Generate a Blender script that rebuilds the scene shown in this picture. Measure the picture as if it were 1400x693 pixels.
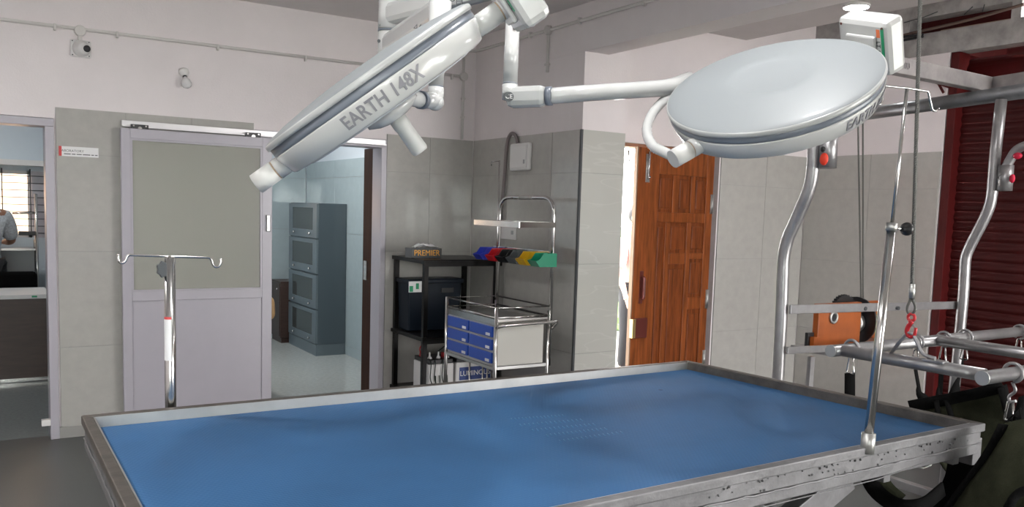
import bpy, bmesh, math, random
from mathutils import Vector, Matrix
random.seed(7)
S = bpy.context.scene
for o in list(bpy.data.objects): bpy.data.objects.remove(o)
COL = S.collection
PI = math.pi
V = Vector

# ---------------- camera ----------------
YAW, PITCH, ROLL, FPX, CY, CAMZ = .5643, -.0933, .0312, 1147.5, 395.3, 1.6
_f = V((math.sin(YAW)*math.cos(PITCH), math.cos(YAW)*math.cos(PITCH), math.sin(PITCH)))
_r0 = V((math.cos(YAW), -math.sin(YAW), 0)); _u0 = _r0.cross(_f)
_r = _r0*math.cos(ROLL) + _u0*math.sin(ROLL); _u = -_r0*math.sin(ROLL) + _u0*math.cos(ROLL)
CAM = V((0, 0, CAMZ))
cd = bpy.data.cameras.new('camera'); cam = bpy.data.objects.new('camera', cd); COL.objects.link(cam)
cam.matrix_world = Matrix(((_r.x, _u.x, -_f.x, 0), (_r.y, _u.y, -_f.y, 0), (_r.z, _u.z, -_f.z, CAMZ), (0, 0, 0, 1)))
cd.sensor_width = 36; cd.lens = FPX/1400*36; cd.shift_y = (CY-346.5)/1400; cd.clip_start = .05; cd.clip_end = 200
S.camera = cam

# ---------------- world, exposure, daylight ----------------
w = bpy.data.worlds.new('world'); S.world = w; w.use_nodes = True
bg = w.node_tree.nodes['Background']; bg.inputs[0].default_value = (.99, .975, .97, 1); bg.inputs[1].default_value = 8.5
S.view_settings.view_transform = 'Standard'; S.view_settings.look = 'None'; S.view_settings.gamma = 1
S.view_settings.use_curve_mapping = False; S.view_settings.exposure = 1.47
LED_MAIN, LED_RIGHT, LED_ROOM = 4.6, .9, 4     # watts of the round ceiling lamps
CEILING_LAMPS = [('main', (.95, 1.80, 3.02), LED_MAIN), ('main', (1.92, 1.60, 3.02), LED_MAIN), ('main', (-.9, .6, 3.02), 25), ('main', (-1.0, 3.9, 3.02), 12),  # last two main lamps are unseen fill, added to brighten the room
                 ('right', (5.23, 3.86, 3.11), LED_RIGHT), ('right', (5.0, .9, 3.11), 10),
                 ('store', (2.0, 8.0, 3.0), 15), ('laboratory', (-.3, 8.9, 3.0), LED_ROOM)]  # store lamp is unseen, added to brighten that room

def P(px, py, ax, val):            # the point of a plane (x, y or z = val) seen at that pixel of the survey picture
    d = _f + _r*((px-700)/FPX) - _u*((py-CY)/FPX)
    return CAM + d*((val-CAM[ax])/d[ax])
def D(px, py, dep):
    return CAM + (_f + _r*((px-700)/FPX) - _u*((py-CY)/FPX))*dep

# ---------------- materials ----------------
MATS = {}
def mat(name, col, rough=.5, metal=0, var=0, vscale=8, bump=0, bscale=60, coat=0, emit=None, trans=0, spec=.5, stretch=None, col2=None, aniso=0):
    m = bpy.data.materials.new(name); m.use_nodes = True; nt = m.node_tree; b = nt.nodes['Principled BSDF']
    L = nt.links
    b.inputs['Base Color'].default_value = (*col, 1); b.inputs['Roughness'].default_value = rough; b.inputs['Metallic'].default_value = metal
    b.inputs['Coat Weight'].default_value = coat; b.inputs['Coat Roughness'].default_value = .05
    b.inputs['Transmission Weight'].default_value = trans; b.inputs['Specular IOR Level'].default_value = spec
    if emit: b.inputs['Emission Color'].default_value = (*emit[0], 1); b.inputs['Emission Strength'].default_value = emit[1]
    tc = nt.nodes.new('ShaderNodeTexCoord'); mp = nt.nodes.new('ShaderNodeMapping'); L.new(tc.outputs['Object'], mp.inputs[0])
    if stretch: mp.inputs['Scale'].default_value = stretch
    if var:
        n = nt.nodes.new('ShaderNodeTexNoise'); n.inputs['Scale'].default_value = vscale; n.inputs['Detail'].default_value = 6; n.inputs['Roughness'].default_value = .6
        L.new(mp.outputs[0], n.inputs['Vector'])
        cr = nt.nodes.new('ShaderNodeValToRGB'); cr.color_ramp.elements[0].position = .3; cr.color_ramp.elements[1].position = .7
        c2 = col2 or tuple(min(1, c*(1+var)) for c in col); c1 = col if col2 else tuple(c*(1-var) for c in col)
        cr.color_ramp.elements[0].color = (*c1, 1); cr.color_ramp.elements[1].color = (*c2, 1)
        L.new(n.outputs[0], cr.inputs[0]); L.new(cr.outputs[0], b.inputs['Base Color'])
    if bump:
        n2 = nt.nodes.new('ShaderNodeTexNoise'); n2.inputs['Scale'].default_value = bscale; n2.inputs['Detail'].default_value = 4
        L.new(mp.outputs[0], n2.inputs['Vector'])
        bp = nt.nodes.new('ShaderNodeBump'); bp.inputs['Strength'].default_value = bump; bp.inputs['Distance'].default_value = .01
        L.new(n2.outputs[0], bp.inputs['Height']); L.new(bp.outputs[0], b.inputs['Normal'])
    MATS[name] = m
    return m
PAINT = mat('wall_paint', (.75, .70, .705), .75, var=.03, vscale=3, bump=.12, bscale=90)
PAINTC = mat('ceiling_paint', (.76, .72, .715), .8, var=.04, vscale=2, bump=.1)
PAINTCOOL = mat('cool_paint', (.60, .67, .72), .6, var=.03, vscale=3)
TILE = mat('grey_tile', (.42, .41, .385), .07, var=.05, vscale=14, bump=.015, bscale=7, spec=.6)
TILER = mat('blue_grey_tile', (.38, .46, .48), .06, var=.04, vscale=10, bump=.012, bscale=6, spec=.6)
GROUT = mat('grout', (.33, .33, .31), .6)
FLOOR = mat('polished_floor', (.075, .08, .08), .30, var=.35, vscale=220, bump=.01, bscale=10, spec=.35)
FLOORW = mat('pale_floor', (.42, .45, .44), .07, var=.1, vscale=30, bump=.008, bscale=5, spec=.6)
CONC = mat('concrete', (.36, .35, .34), .85, var=.3, vscale=7, bump=.5, bscale=30)
PVC = mat('white_upvc', (.42, .40, .445), .3, var=.02)
WPLAS = mat('white_plastic', (.72, .71, .70), .35)
CPIPE = mat('conduit_plastic', (.60, .58, .56), .5)
BLACKP = mat('black_plastic', (.015, .015, .017), .35)
DGREY = mat('dark_grey', (.06, .065, .07), .4)
def glass_mat():
    m = mat('glass', (.93, .96, .95), .02); nt = m.node_tree; L = nt.links
    out = nt.nodes['Material Output']; tr = nt.nodes.new('ShaderNodeBsdfTransparent'); tr.inputs[0].default_value = (.90, .94, .92, 1)
    gl = nt.nodes.new('ShaderNodeBsdfGlossy'); gl.inputs['Roughness'].default_value = .02
    fr = nt.nodes.new('ShaderNodeFresnel'); fr.inputs[0].default_value = 1.5; mx = nt.nodes.new('ShaderNodeMixShader')
    L.new(fr.outputs[0], mx.inputs[0]); L.new(tr.outputs[0], mx.inputs[1]); L.new(gl.outputs[0], mx.inputs[2]); L.new(mx.outputs[0], out.inputs[0])
    return m
GLASS = glass_mat()
def dusty_mat():
    m = glass_mat(); m.name = 'dusty_glass'; nt = m.node_tree; L = nt.links; out = nt.nodes['Material Output']; last = out.inputs[0].links[0].from_socket
    df = nt.nodes.new('ShaderNodeBsdfDiffuse'); df.inputs[0].default_value = (.62, .60, .55, 1); mx = nt.nodes.new('ShaderNodeMixShader'); mx.inputs[0].default_value = .42
    L.new(last, mx.inputs[1]); L.new(df.outputs[0], mx.inputs[2]); L.new(mx.outputs[0], out.inputs[0]); return m
DUSTY = dusty_mat()
STEEL = mat('stainless_steel', (.58, .57, .555), .18, 1, var=.06, vscale=10)
STEELB = mat('brushed_steel', (.50, .50, .49), .36, 1, var=.18, vscale=5, bump=.04, bscale=80, stretch=(1, 1, 6))
SATIN = mat('satin_steel', (.50, .50, .48), .42, .9, var=.12, vscale=6, bump=.03, bscale=40)
RIMT = mat('worn_steel_rim', (.145, .130, .115), .45, .7, var=.3, vscale=14, bump=.08, bscale=60)
SILVER = mat('silver_paint', (.15, .148, .153), .45, .3, var=.22, vscale=7, bump=.35, bscale=26)
SILVERP = mat('silver_pipe', (.36, .355, .36), .34, .7, var=.16, vscale=9, bump=.06, bscale=40)
DPIPE = mat('grey_pipe', (.20, .205, .215), .38, .6, var=.2, vscale=9, bump=.05)
GALV = mat('galvanised_beam', (.38, .36, .36), .4, .5, var=.2, vscale=9, bump=.15, bscale=40)
ROPE = mat('steel_rope', (.13, .13, .12), .5, .5)
LAMPW = mat('lamp_white', (.52, .525, .515), .22, coat=.35)
LAMPD = mat('lamp_dome', (.235, .255, .265), .5, coat=.05)
LAMPL = mat('lamp_lip', (.42, .43, .425), .3, coat=.2)
LAMPS = mat('lamp_stripe', (.155, .175, .21), .3)
LETT = mat('lettering_grey', (.22, .22, .24), .35)
LENS = mat('lamp_lens', (.5, .52, .55), .15)
GRIP = mat('grip_white', (.58, .58, .56), .4)
PUTTY = mat('putty_tan', (.35, .26, .18), .6)
WOODF = mat('teak_frame', (.21, .056, .013), .42, var=.45, vscale=5, stretch=(9, 9, .7), bump=.03, spec=.22)
WOODP = mat('teak_panel', (.165, .042, .010), .42, var=.5, vscale=5, stretch=(9, 9, .7), bump=.03, spec=.22)
WOODE = mat('raw_wood', (.20, .135, .08), .6, var=.2, vscale=6, stretch=(9, 9, .7))
WOODD = mat('dark_wood', (.035, .013, .007), .6, spec=.12, var=.3, vscale=5, stretch=(9, 9, .7))
LAMI = mat('brown_laminate', (.052, .030, .024), .4, var=.2, vscale=6, stretch=(1, 1, 8))
CABG = mat('steel_cabinet_grey', (.075, .10, .115), .3, .1, coat=.1)
CABF = mat('steel_cabinet_front', (.13, .165, .185), .35, .1)
BRASS = mat('brass', (.6, .45, .2), .35, .9)
LOCKB = mat('lock_brown', (.10, .02, .015), .35)
RED = mat('red_paint', (.48, .015, .02), .3, coat=.3)
REDCAP = mat('red_cap', (.75, .05, .02), .45)
MAROON = mat('maroon_shutter', (.042, .004, .004), .5, var=.25, vscale=6, bump=.05, spec=.18)
MAROOND = mat('maroon_rail', (.07, .006, .006), .5, var=.2, vscale=6, spec=.2)
ORANGE = mat('orange_paint', (.36, .085, .012), .4, var=.15, vscale=9)
CANVAS = mat('olive_canvas', (.030, .032, .019), .9, var=.3, vscale=10, bump=.3, bscale=200, spec=.12)
WEB = mat('black_webbing', (.006, .006, .006), .9, bump=.3, bscale=300, spec=.08)
NAVY = mat('navy_plastic', (.007, .012, .020), .38, spec=.2)
BLACKM = mat('black_shelf', (.006, .0055, .0055), .3, var=.3, vscale=20, spec=.15)
BLUEPL = mat('blue_drawer', (.02, .075, .40), .35)
GREYPL = mat('grey_drawer_frame', (.40, .41, .42), .45)
CREAM = mat('cream_panel', (.52, .51, .47), .45)
WHITEL = mat('white_label', (.75, .75, .75), .5)
BINM = {k: mat('bin_'+k, c, .28, coat=.2) for k, c in dict(blue=(.03, .05, .45), red=(.5, .012, .02), black=(.012, .012, .013), grey=(.10, .11, .12), yellow=(.62, .36, .01), green=(.005, .22, .12)).items()}
SKIN = mat('skin_brown', (.27, .13, .08), .5)
SKINL = mat('skin_light', (.55, .32, .24), .5)
HAIR = mat('hair_black', (.012, .010, .009), .5)
SHIRTP = mat('patterned_shirt', (.50, .52, .55), .8, var=.3, vscale=60)
SHIRTR = mat('pink_shirt', (.62, .33, .30), .8, var=.1)
TROUS = mat('black_trousers', (.012, .012, .014), .8)
PEACH = mat('peach_render', (.36, .22, .15), .8, var=.05)
GROUNDM = mat('pale_ground', (.45, .43, .38), .9, var=.2)
LEAFM = mat('leaf', (.10, .20, .05), .6, var=.3)
AMBER = mat('amber_paint', (.75, .36, .04), .4, .3)
FOIL = mat('cling_film', (.7, .7, .7), .15)
REDLAB = mat('red_label', (.55, .05, .05), .5)
GREENLAB = mat('green_label', (.01, .28, .12), .5)
NAVYLAB = mat('navy_label', (.03, .06, .22), .5)
ORANGELAB = mat('orange_label', (.75, .18, .06), .5)
LEDM = mat('led_diffuser', (.9, .9, .9), .4, emit=((.92, .97, 1), 14))

def mat_foam():
    m = mat('blue_foam_mat', (.030, .112, .255), .62, var=.12, vscale=2.2, spec=.35); nt = m.node_tree; L = nt.links; b = nt.nodes['Principled BSDF']
    tc = nt.nodes.new('ShaderNodeTexCoord')
    def wave(rot, scale, dist):
        mp = nt.nodes.new('ShaderNodeMapping'); mp.inputs['Rotation'].default_value = (0, 0, rot); L.new(tc.outputs['Object'], mp.inputs[0])
        wv = nt.nodes.new('ShaderNodeTexWave'); wv.inputs['Scale'].default_value = scale; wv.inputs['Distortion'].default_value = dist; L.new(mp.outputs[0], wv.inputs[0]); return wv
    a = wave(.6, 26, 0); c = wave(-.6, 26, 0)
    mx = nt.nodes.new('ShaderNodeMath'); mx.operation = 'MAXIMUM'; L.new(a.outputs['Fac'], mx.inputs[0]); L.new(c.outputs['Fac'], mx.inputs[1])
    bp = nt.nodes.new('ShaderNodeBump'); bp.inputs['Strength'].default_value = .28; bp.inputs['Distance'].default_value = .002
    L.new(mx.outputs[0], bp.inputs['Height']); L.new(bp.outputs[0], b.inputs['Normal'])
    return m
FOAM = mat_foam()

def mat_ripples():      # glossy pillar tiles, rippled window reflections painted into the colour as pale streaks
    m = mat('ripple_reflection_tile', (.52, .52, .485), .10, spec=.5); nt = m.node_tree; L = nt.links; b = nt.nodes['Principled BSDF']
    tc = nt.nodes.new('ShaderNodeTexCoord'); mp = nt.nodes.new('ShaderNodeMapping'); mp.inputs['Scale'].default_value = (.6, .6, 3.2); L.new(tc.outputs['Object'], mp.inputs[0])
    n = nt.nodes.new('ShaderNodeTexNoise'); n.inputs['Scale'].default_value = 2.4; n.inputs['Detail'].default_value = 2; L.new(mp.outputs[0], n.inputs[0])
    cr = nt.nodes.new('ShaderNodeValToRGB'); e = cr.color_ramp.elements; e[0].position = .485; e[0].color = (.50, .50, .465, 1); e[1].position = .5; e[1].color = (.545, .545, .51, 1)
    x = e.new(.515); x.color = (.50, .50, .465, 1)
    L.new(n.outputs[0], cr.inputs[0]); L.new(cr.outputs[0], b.inputs['Base Color'])
    return m
RIPPLE = mat_ripples()

# ---------------- mesh building ----------------
class MB:
    def __init__(s): s.v = []; s.f = []; s.sm = []
    def add(s, vs, fs, smooth=False):
        n = len(s.v); s.v += [V(v) for v in vs]; s.f += [tuple(i+n for i in f) for f in fs]; s.sm += [smooth]*len(fs); return s
    def box(s, x0, x1, y0, y1, z0, z1, M=None):
        c = [V((x, y, z)) for z in (z0, z1) for x, y in ((x0, y0), (x1, y0), (x1, y1), (x0, y1))]
        if M: c = [M @ p for p in c]
        return s.add(c, [(3, 2, 1, 0), (4, 5, 6, 7), (0, 1, 5, 4), (1, 2, 6, 5), (2, 3, 7, 6), (3, 0, 4, 7)])
    def hexa(s, bot, top):
        return s.add(list(bot)+list(top), [(3, 2, 1, 0), (4, 5, 6, 7), (0, 1, 5, 4), (1, 2, 6, 5), (2, 3, 7, 6), (3, 0, 4, 7)])
    def bar(s, a, b, wd, h, up=(0, 0, 1)):
        a = V(a); b = V(b); d = (b-a).normalized(); up = V(up); sd = d.cross(up)
        if sd.length < 1e-4: sd = d.cross(V((0, 1, 0)))
        sd.normalize(); u2 = sd.cross(d).normalized()
        q = lambda p: [p-sd*wd/2-u2*h/2, p+sd*wd/2-u2*h/2, p+sd*wd/2+u2*h/2, p-sd*wd/2+u2*h/2]
        return s.add(q(a)+q(b), [(3, 2, 1, 0), (4, 5, 6, 7), (0, 1, 5, 4), (1, 2, 6, 5), (2, 3, 7, 6), (3, 0, 4, 7)])
    def tube(s, path, r, seg=14, closed=False, caps=True, r2=None, flat=False):
        path = [V(p) for p in path]; n = len(path)
        T = []
        for i in range(n):
            a = path[(i-1) % n] if (closed or i) else path[0]; b = path[(i+1) % n] if (closed or i < n-1) else path[-1]
            T.append((b-a).normalized())
        ref = V((0, 0, 1)) if abs(T[0].z) < .9 else V((1, 0, 0))
        nn = T[0].cross(ref).normalized(); N = [nn]
        for i in range(1, n):
            q = N[-1]-T[i]*N[-1].dot(T[i]); N.append(q.normalized() if q.length > 1e-6 else N[-1])
        vs = []; rr = [r+(r2-r)*i/(n-1) if r2 is not None else r for i in range(n)]
        for i in range(n):
            B = T[i].cross(N[i])
            for k in range(seg):
                t = 2*PI*k/seg; vs.append(path[i]+(N[i]*math.cos(t)+B*math.sin(t))*rr[i])
        fs = []
        for i in range(n if closed else n-1):
            j = (i+1) % n
            for k in range(seg): fs.append((i*seg+k, i*seg+(k+1) % seg, j*seg+(k+1) % seg, j*seg+k))
        s.add(vs, fs, not flat)
        if caps and not closed:
            m = len(s.v)-n*seg; s.f += [tuple(m+k for k in range(seg))[::-1], tuple(m+(n-1)*seg+k for k in range(seg))]; s.sm += [False, False]
        return s
    def lathe(s, prof, M=None, seg=48, smooth=True):
        M = M or Matrix(); n = len(s.v)
        for r, z in prof:
            for k in range(seg):
                t = 2*PI*k/seg; s.v.append(M @ V((r*math.cos(t), r*math.sin(t), z)))
        for i in range(len(prof)-1):
            for k in range(seg):
                s.f.append((n+i*seg+k, n+i*seg+(k+1) % seg, n+(i+1)*seg+(k+1) % seg, n+(i+1)*seg+k)); s.sm.append(smooth)
        if prof[0][0] > 1e-5: s.f.append(tuple(n+k for k in range(seg))[::-1]); s.sm.append(False)
        if prof[-1][0] > 1e-5: s.f.append(tuple(n+(len(prof)-1)*seg+k for k in range(seg))); s.sm.append(False)
        return s
    def sphere(s, c, r, seg=16, sc=(1, 1, 1), M=None):
        pr = [(max(1e-6, math.sin(PI*i/10)), -math.cos(PI*i/10)) for i in range(11)]
        MM = Matrix.Translation(V(c)) @ (M or Matrix()) @ Matrix.Diagonal((r*sc[0], r*sc[1], r*sc[2], 1))
        return s.lathe(pr, MM, seg)
    def prism(s, poly, d):         # poly: 3D points, d: thickness vector
        n = len(poly); d = V(d); a = [V(p) for p in poly]
        s.add(a+[p+d for p in a], [tuple(range(n))[::-1], tuple(range(n, 2*n))]+[(i, (i+1) % n, n+(i+1) % n, n+i) for i in range(n)]); return s
    def sheet(s, rows, th, sub=3):  # curved cloth from a grid of points, with thickness
        R = len(rows); Cn = len(rows[0]); g = [[V(p) for p in r] for r in rows]
        def cr(p0, p1, p2, p3, t): return .5*((2*p1)+(p2-p0)*t+(2*p0-5*p1+4*p2-p3)*t*t+(3*p1-p0-3*p2+p3)*t**3)
        def up(line):
            out = []
            for i in range(len(line)-1):
                a = line[max(0, i-1)]; b = line[i]; c = line[i+1]; d = line[min(len(line)-1, i+2)]
                for k in range(sub): out.append(cr(a, b, c, d, k/sub))
            out.append(line[-1]); return out
        g = [up(r) for r in g]; g = list(map(list, zip(*[up(list(c)) for c in zip(*g)])))
        R = len(g); Cn = len(g[0]); vs = []; N = []
        for i in range(R):
            for j in range(Cn):
                du = g[min(R-1, i+1)][j]-g[max(0, i-1)][j]; dv = g[i][min(Cn-1, j+1)]-g[i][max(0, j-1)]
                nn = du.cross(dv); N.append(nn.normalized() if nn.length > 1e-9 else V((0, 0, 1))); vs.append(g[i][j])
        m = len(vs); al = [p+q*th/2 for p, q in zip(vs, N)]+[p-q*th/2 for p, q in zip(vs, N)]; fs = []
        for i in range(R-1):
            for j in range(Cn-1):
                a = i*Cn+j; fs += [(a, a+1, a+Cn+1, a+Cn), (m+a+Cn, m+a+Cn+1, m+a+1, m+a)]
        for j in range(Cn-1):
            fs += [(j+1, j, m+j, m+j+1)]; a = (R-1)*Cn+j; fs += [(a, a+1, m+a+1, m+a)]
        for i in range(R-1):
            a = i*Cn; fs += [(a, a+Cn, m+a+Cn, m+a)]; a = i*Cn+Cn-1; fs += [(a+Cn, a, m+a, m+a+Cn)]
        return s.add(al, fs, True)
def wloc(o):
    p = V((0, 0, 0))
    while o: p = p+o.location; o = o.parent
    return p
def put(name, mb, m, parent=None, kind=None, bevel=0, label=None, loc=None, local=False):
    off = V((0, 0, 0)) if local else (wloc(parent) if parent else V((0, 0, 0)))
    l = V(loc) if loc is not None else V((0, 0, 0))
    me = bpy.data.meshes.new(name); me.from_pydata([tuple(v-off-l) if not local else tuple(v) for v in mb.v], [], mb.f); me.update()
    for p, s in zip(me.polygons, mb.sm): p.use_smooth = s
    bm = bmesh.new(); bm.from_mesh(me); bmesh.ops.recalc_face_normals(bm, faces=bm.faces); bm.to_mesh(me); bm.free()
    me.materials.append(m); o = bpy.data.objects.new(name, me); COL.objects.link(o)
    o.location = l
    if parent: o.parent = parent
    if kind: o['kind'] = kind
    if label: o['label'] = label
    if bevel:
        b = o.modifiers.new('bevel', 'BEVEL'); b.width = bevel; b.segments = 2; b.limit_method = 'ANGLE'; b.angle_limit = .6
    return o
def tag(o, label, cat, group=None):
    o['label'] = label; o['category'] = cat
    if group: o['group'] = group
    return o
def thing(name, label, cat, loc, group=None):
    o = bpy.data.objects.new(name, None); COL.objects.link(o); o.location = V(loc); o.empty_display_size = .05
    return tag(o, label, cat, group)
def kids(o): return [c for c in bpy.data.objects if c.parent == o]
def copy_tree(o, parent=None):
    c = o.copy(); COL.objects.link(c); c.parent = parent
    for k in kids(o): copy_tree(k, c)
    return c
def text(name, body, size, M, m, parent, depth=.001, bend=None, bold=0, spacing=1, sx=1, label=None):
    cu = bpy.data.curves.new(name, 'FONT'); cu.body = body; cu.size = size; cu.extrude = depth; cu.offset = bold; cu.align_x = 'CENTER'; cu.align_y = 'CENTER'; cu.space_character = spacing
    t = bpy.data.objects.new('tmp', cu); COL.objects.link(t); bpy.context.view_layer.update()
    me = bpy.data.meshes.new_from_object(t.evaluated_get(bpy.context.evaluated_depsgraph_get())); bpy.data.objects.remove(t)
    off = wloc(parent)
    for v in me.vertices:
        p = V(v.co); p.x *= sx
        if bend: p = bend(p)
        v.co = (M @ p)-off
    me.materials.clear(); me.materials.append(m); me.name = name
    o = bpy.data.objects.new(name, me); COL.objects.link(o); o.parent = parent
    if label: o['label'] = label
    return o
def arc(c, r, a0, a1, ex, ey, n=12): return [V(c)+V(ex)*(r*math.cos(a0+(a1-a0)*i/n))+V(ey)*(r*math.sin(a0+(a1-a0)*i/n)) for i in range(n+1)]
def rounded(pts, rad, n=6):
    pts = [V(p) for p in pts]; out = [pts[0]]
    for i in range(1, len(pts)-1):
        a, b, c = pts[i-1], pts[i], pts[i+1]; r = min(rad, (a-b).length*.45, (c-b).length*.45)
        p0 = b+(a-b).normalized()*r; p1 = b+(c-b).normalized()*r
        for k in range(n+1):
            t = k/n; out.append((1-t)**2*p0+2*t*(1-t)*b+t*t*p1)
    out.append(pts[-1]); return out
def frame_from(z, x):
    z = V(z).normalized(); x = (V(x)-z*V(x).dot(z)).normalized(); y = z.cross(x)
    return Matrix(((x.x, y.x, z.x), (x.y, y.y, z.y), (x.z, y.z, z.z))).to_4x4()

# =====================================================================
# THE ROOM
# =====================================================================
YA, XB, YC, YD, XE = 6.218, 3.512, 4.708, 5.171, 6.456
ZT = 2.172
XL, YF = -2.8, -2.6
def struct(name, mb, m, bevel=0): return put(name, mb, m, None, 'structure', bevel)
floor = struct('floor', MB().box(XL-.15, XE+.15, YF-.15, YA+.08, -.1, 0), FLOOR)
struct('floor_laboratory', MB().box(-2.8, .66, YA+.08, 10.4, -.1, 0), mat('lab_floor', (.20, .225, .225), .2, var=.12, vscale=40, bump=.01))
struct('floor_store', MB().box(.66, 3.45, YA+.08, 10.1, -.1, 0), FLOORW)
wall_back = struct('wall_back', MB().box(XL-.15, -.75, YA, YA+.15, 0, 3.02).box(-.75, .405, YA, YA+.15, 2.10, 3.02).box(.405, 1.68, YA, YA+.15, 0, 3.02)
       .box(1.68, 2.715, YA, YA+.15, 2.125, 3.02).box(2.715, XB+.2, YA, YA+.15, 0, 3.02), PAINT)
wall_alcove = struct('wall_alcove', MB().box(XB, XB+.15, YC+.151, YA, 0, 2.699), PAINT)
wall_pillar = struct('wall_pillar', MB().box(XB, 3.89, YC, YC+.15, 0, 2.699).box(3.72, 3.89, YC, YC+.15, 2.699, 3.35).box(3.75, 3.89, YC+.15, YD, 0, 3.35), PAINT)
wall_door = struct('wall_door_side', MB().box(5.32, XE+.15, YD, YD+.15, 0, 3.35).box(3.89, 5.32, YD, YD+.15, 2.16, 3.35), PAINT)
wall_right = struct('wall_right', MB().box(XE, XE+.15, 3.87, YD, 0, 3.12).box(XE, XE+.15, -.7, 1.3, 0, 3.35).box(XE, XE+.15, YF, -2.3, 0, 3.35).box(XE, XE+.15, -2.3, -.7, 0, 1.05).box(XE, XE+.15, -2.3, -.7, 2.2, 3.35).box(XE, XE+.15, 1.3, 3.87, 2.94, 3.12)
       .box(XE, XE+.15, 4.25, YD, 3.12, 3.35).box(XE, XE+.15, 1.3, 2.2, 3.12, 3.35).box(XE, XE+.15, 2.2, 4.25, 3.245, 3.35).box(XE, XE+.15, 3.37, 3.44, 3.12, 3.245), CONC)
wall_rightw = struct('wall_right_plaster', MB().box(XE-.012, XE-.001, 3.875, YD, 0, 2.94), PAINT)
struct('wall_left', MB().box(XL-.15, XL, YF, YA, 0, 3.02), PAINT)
struct('wall_front', MB().box(XL-.15, 4.2, YF-.15, YF, 2.2, 3.35).box(XL-.15, 4.2, YF-.15, YF, 0, 1.1).box(XL-.15, -2.65, YF-.15, YF, 1.1, 2.2).box(-1.65, -1.5, YF-.15, YF, 1.1, 2.2).box(.1, 4.2, YF-.15, YF, 1.1, 2.2).box(4.2, 6.2, YF-.15, YF, 2.5, 3.35).box(6.2, XE+.15, YF-.15, YF, 0, 3.35), PAINT)
struct('ceiling', MB().box(XL-.15, XB, YF-.15, YA+.15, 3.02, 3.12), PAINTC)
CEILR = mat('ceiling_grey', (.50, .475, .47), .8, var=.05, vscale=2)
struct('ceiling_right', MB().box(5.56, XE+.15, YF-.15, YD+.15, 3.35, 3.45).box(3.72, 5.56, YF-.15, YD+.15, 3.11, 3.21).box(5.56, 5.6, YF-.15, YD+.15, 3.15, 3.35), CEILR)
struct('trim_1', MB().box(XB, 3.72, YF-.15, YA+.15, 2.70, 3.45), PAINT)             # long concrete beam over the alcove wall
# rooms beyond
struct('wall_store_back', MB().box(.75, 1.15, 9.87, 10.0, 0, 3).box(2.25, 3.45, 9.87, 10.0, 0, 3).box(1.15, 2.25, 9.87, 10.0, 0, 1.25).box(1.15, 2.25, 9.87, 10.0, 1.95, 3), PAINTCOOL)
wall_store = struct('wall_store_right', MB().box(3.3, 3.45, YA+.15, 9.87, 0, 3), PAINTCOOL)
struct('wall_store_left', MB().box(.61, .75, YA+.15, 10.4, 0, 3), PAINTCOOL)
struct('ceiling_store', MB().box(-2.8, 3.45, YA+.15, 10.4, 3, 3.1), PAINTC)
WX0, WX1, WZ0, WZ1, LY = -1.25, .50, 1.17, 1.85, 10.0
struct('wall_laboratory_back', MB().box(-2.8, WX0, LY, LY+.14, 0, 3).box(WX1+.06, .61, LY, LY+.14, 0, 3).box(WX0, WX1+.06, LY, LY+.14, 0, WZ0).box(WX0, WX1+.06, LY, LY+.14, WZ1, 3), PAINTCOOL)
struct('wall_laboratory_left', MB().box(-2.95, -2.8, YA+.15, 10.4, 0, 3), PAINTCOOL)
struct('ground', MB().box(-12, 22, -14, 28, -.16, -.1), GROUNDM)

# wall tiles, each its own piece
def tiles(parent, axis, pos, out, us, zs, m, gm=GROUT):
    g = .0016
    for i in range(len(us)-1):
        for k in range(len(zs)-1):
            a0, a1, z0, z1 = us[i]+g, us[i+1]-g, zs[k]+g, zs[k+1]-g
            j = random.uniform(0, .0006); p0, p1 = sorted((pos, pos+out*(.011+j)))
            mb = MB().box(a0, a1, p0, p1, z0, z1) if axis == 1 else MB().box(p0, p1, a0, a1, z0, z1)
            put('tile', mb, m, parent, bevel=.0008)
    p0, p1 = sorted((pos, pos+out*.008))
    gmb = MB().box(us[0]+.001, us[-1]-.001, p0, p1, zs[0]+.001, zs[-1]-.002) if axis == 1 else MB().box(p0, p1, us[0]+.001, us[-1]-.001, zs[0]+.001, zs[-1]-.002)
    put('grout', gmb, gm, parent)
ZS = [0, .608, 1.242, 1.877, ZT]
tiles(wall_back, 1, YA, -1, [.415, .83, 1.25, 1.68], ZS, TILE)
tiles(wall_back, 1, YA, -1, [2.72, 3.1, XB-.012], ZS, TILE)
tiles(wall_back, 1, YA, -1, [XL+.01, -2.2, -1.5, -.78], ZS, TILE)
tiles(wall_alcove, 0, XB, -1, [YC+.012, 5.05, 5.65, YA-.012], ZS, TILE)
tiles(wall_pillar, 1, YC, -1, [XB, 3.888], ZS, RIPPLE)
tiles(wall_door, 1, YD, -1, [5.335, 5.9, XE-.026], ZS, TILE)
tiles(wall_right, 0, XE-.012, -1, [3.88, 4.5, YD-.012], ZS, TILE)
tiles(wall_store, 0, 3.3, -1, [YA+.2, 7.1, 8.0, 8.9, 9.85], [0, .1, .7, 1.3, 1.9, 2.09], TILER)
wsb = bpy.data.objects['wall_store_back']
tiles(wsb, 1, 9.87, -1, [2.26, 2.8, 3.285], [0, .1, .7, 1.3, 1.9, 2.09], TILER)
struct('trim_3', MB().box(XB-.018, XB-.0001, YC-.014, YC-.0125, 0, ZT).box(XB-.0145, XB-.0125, YC-.014, YC+.004, 0, ZT), DGREY)
# plaster edge strip beside the pillar base, left wall end skirting
struct('baseboard_back', MB().box(.405, .80, YA-.022, YA-.0125, 0, .075), mat('skirting', (.30, .295, .28), .3))
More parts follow.
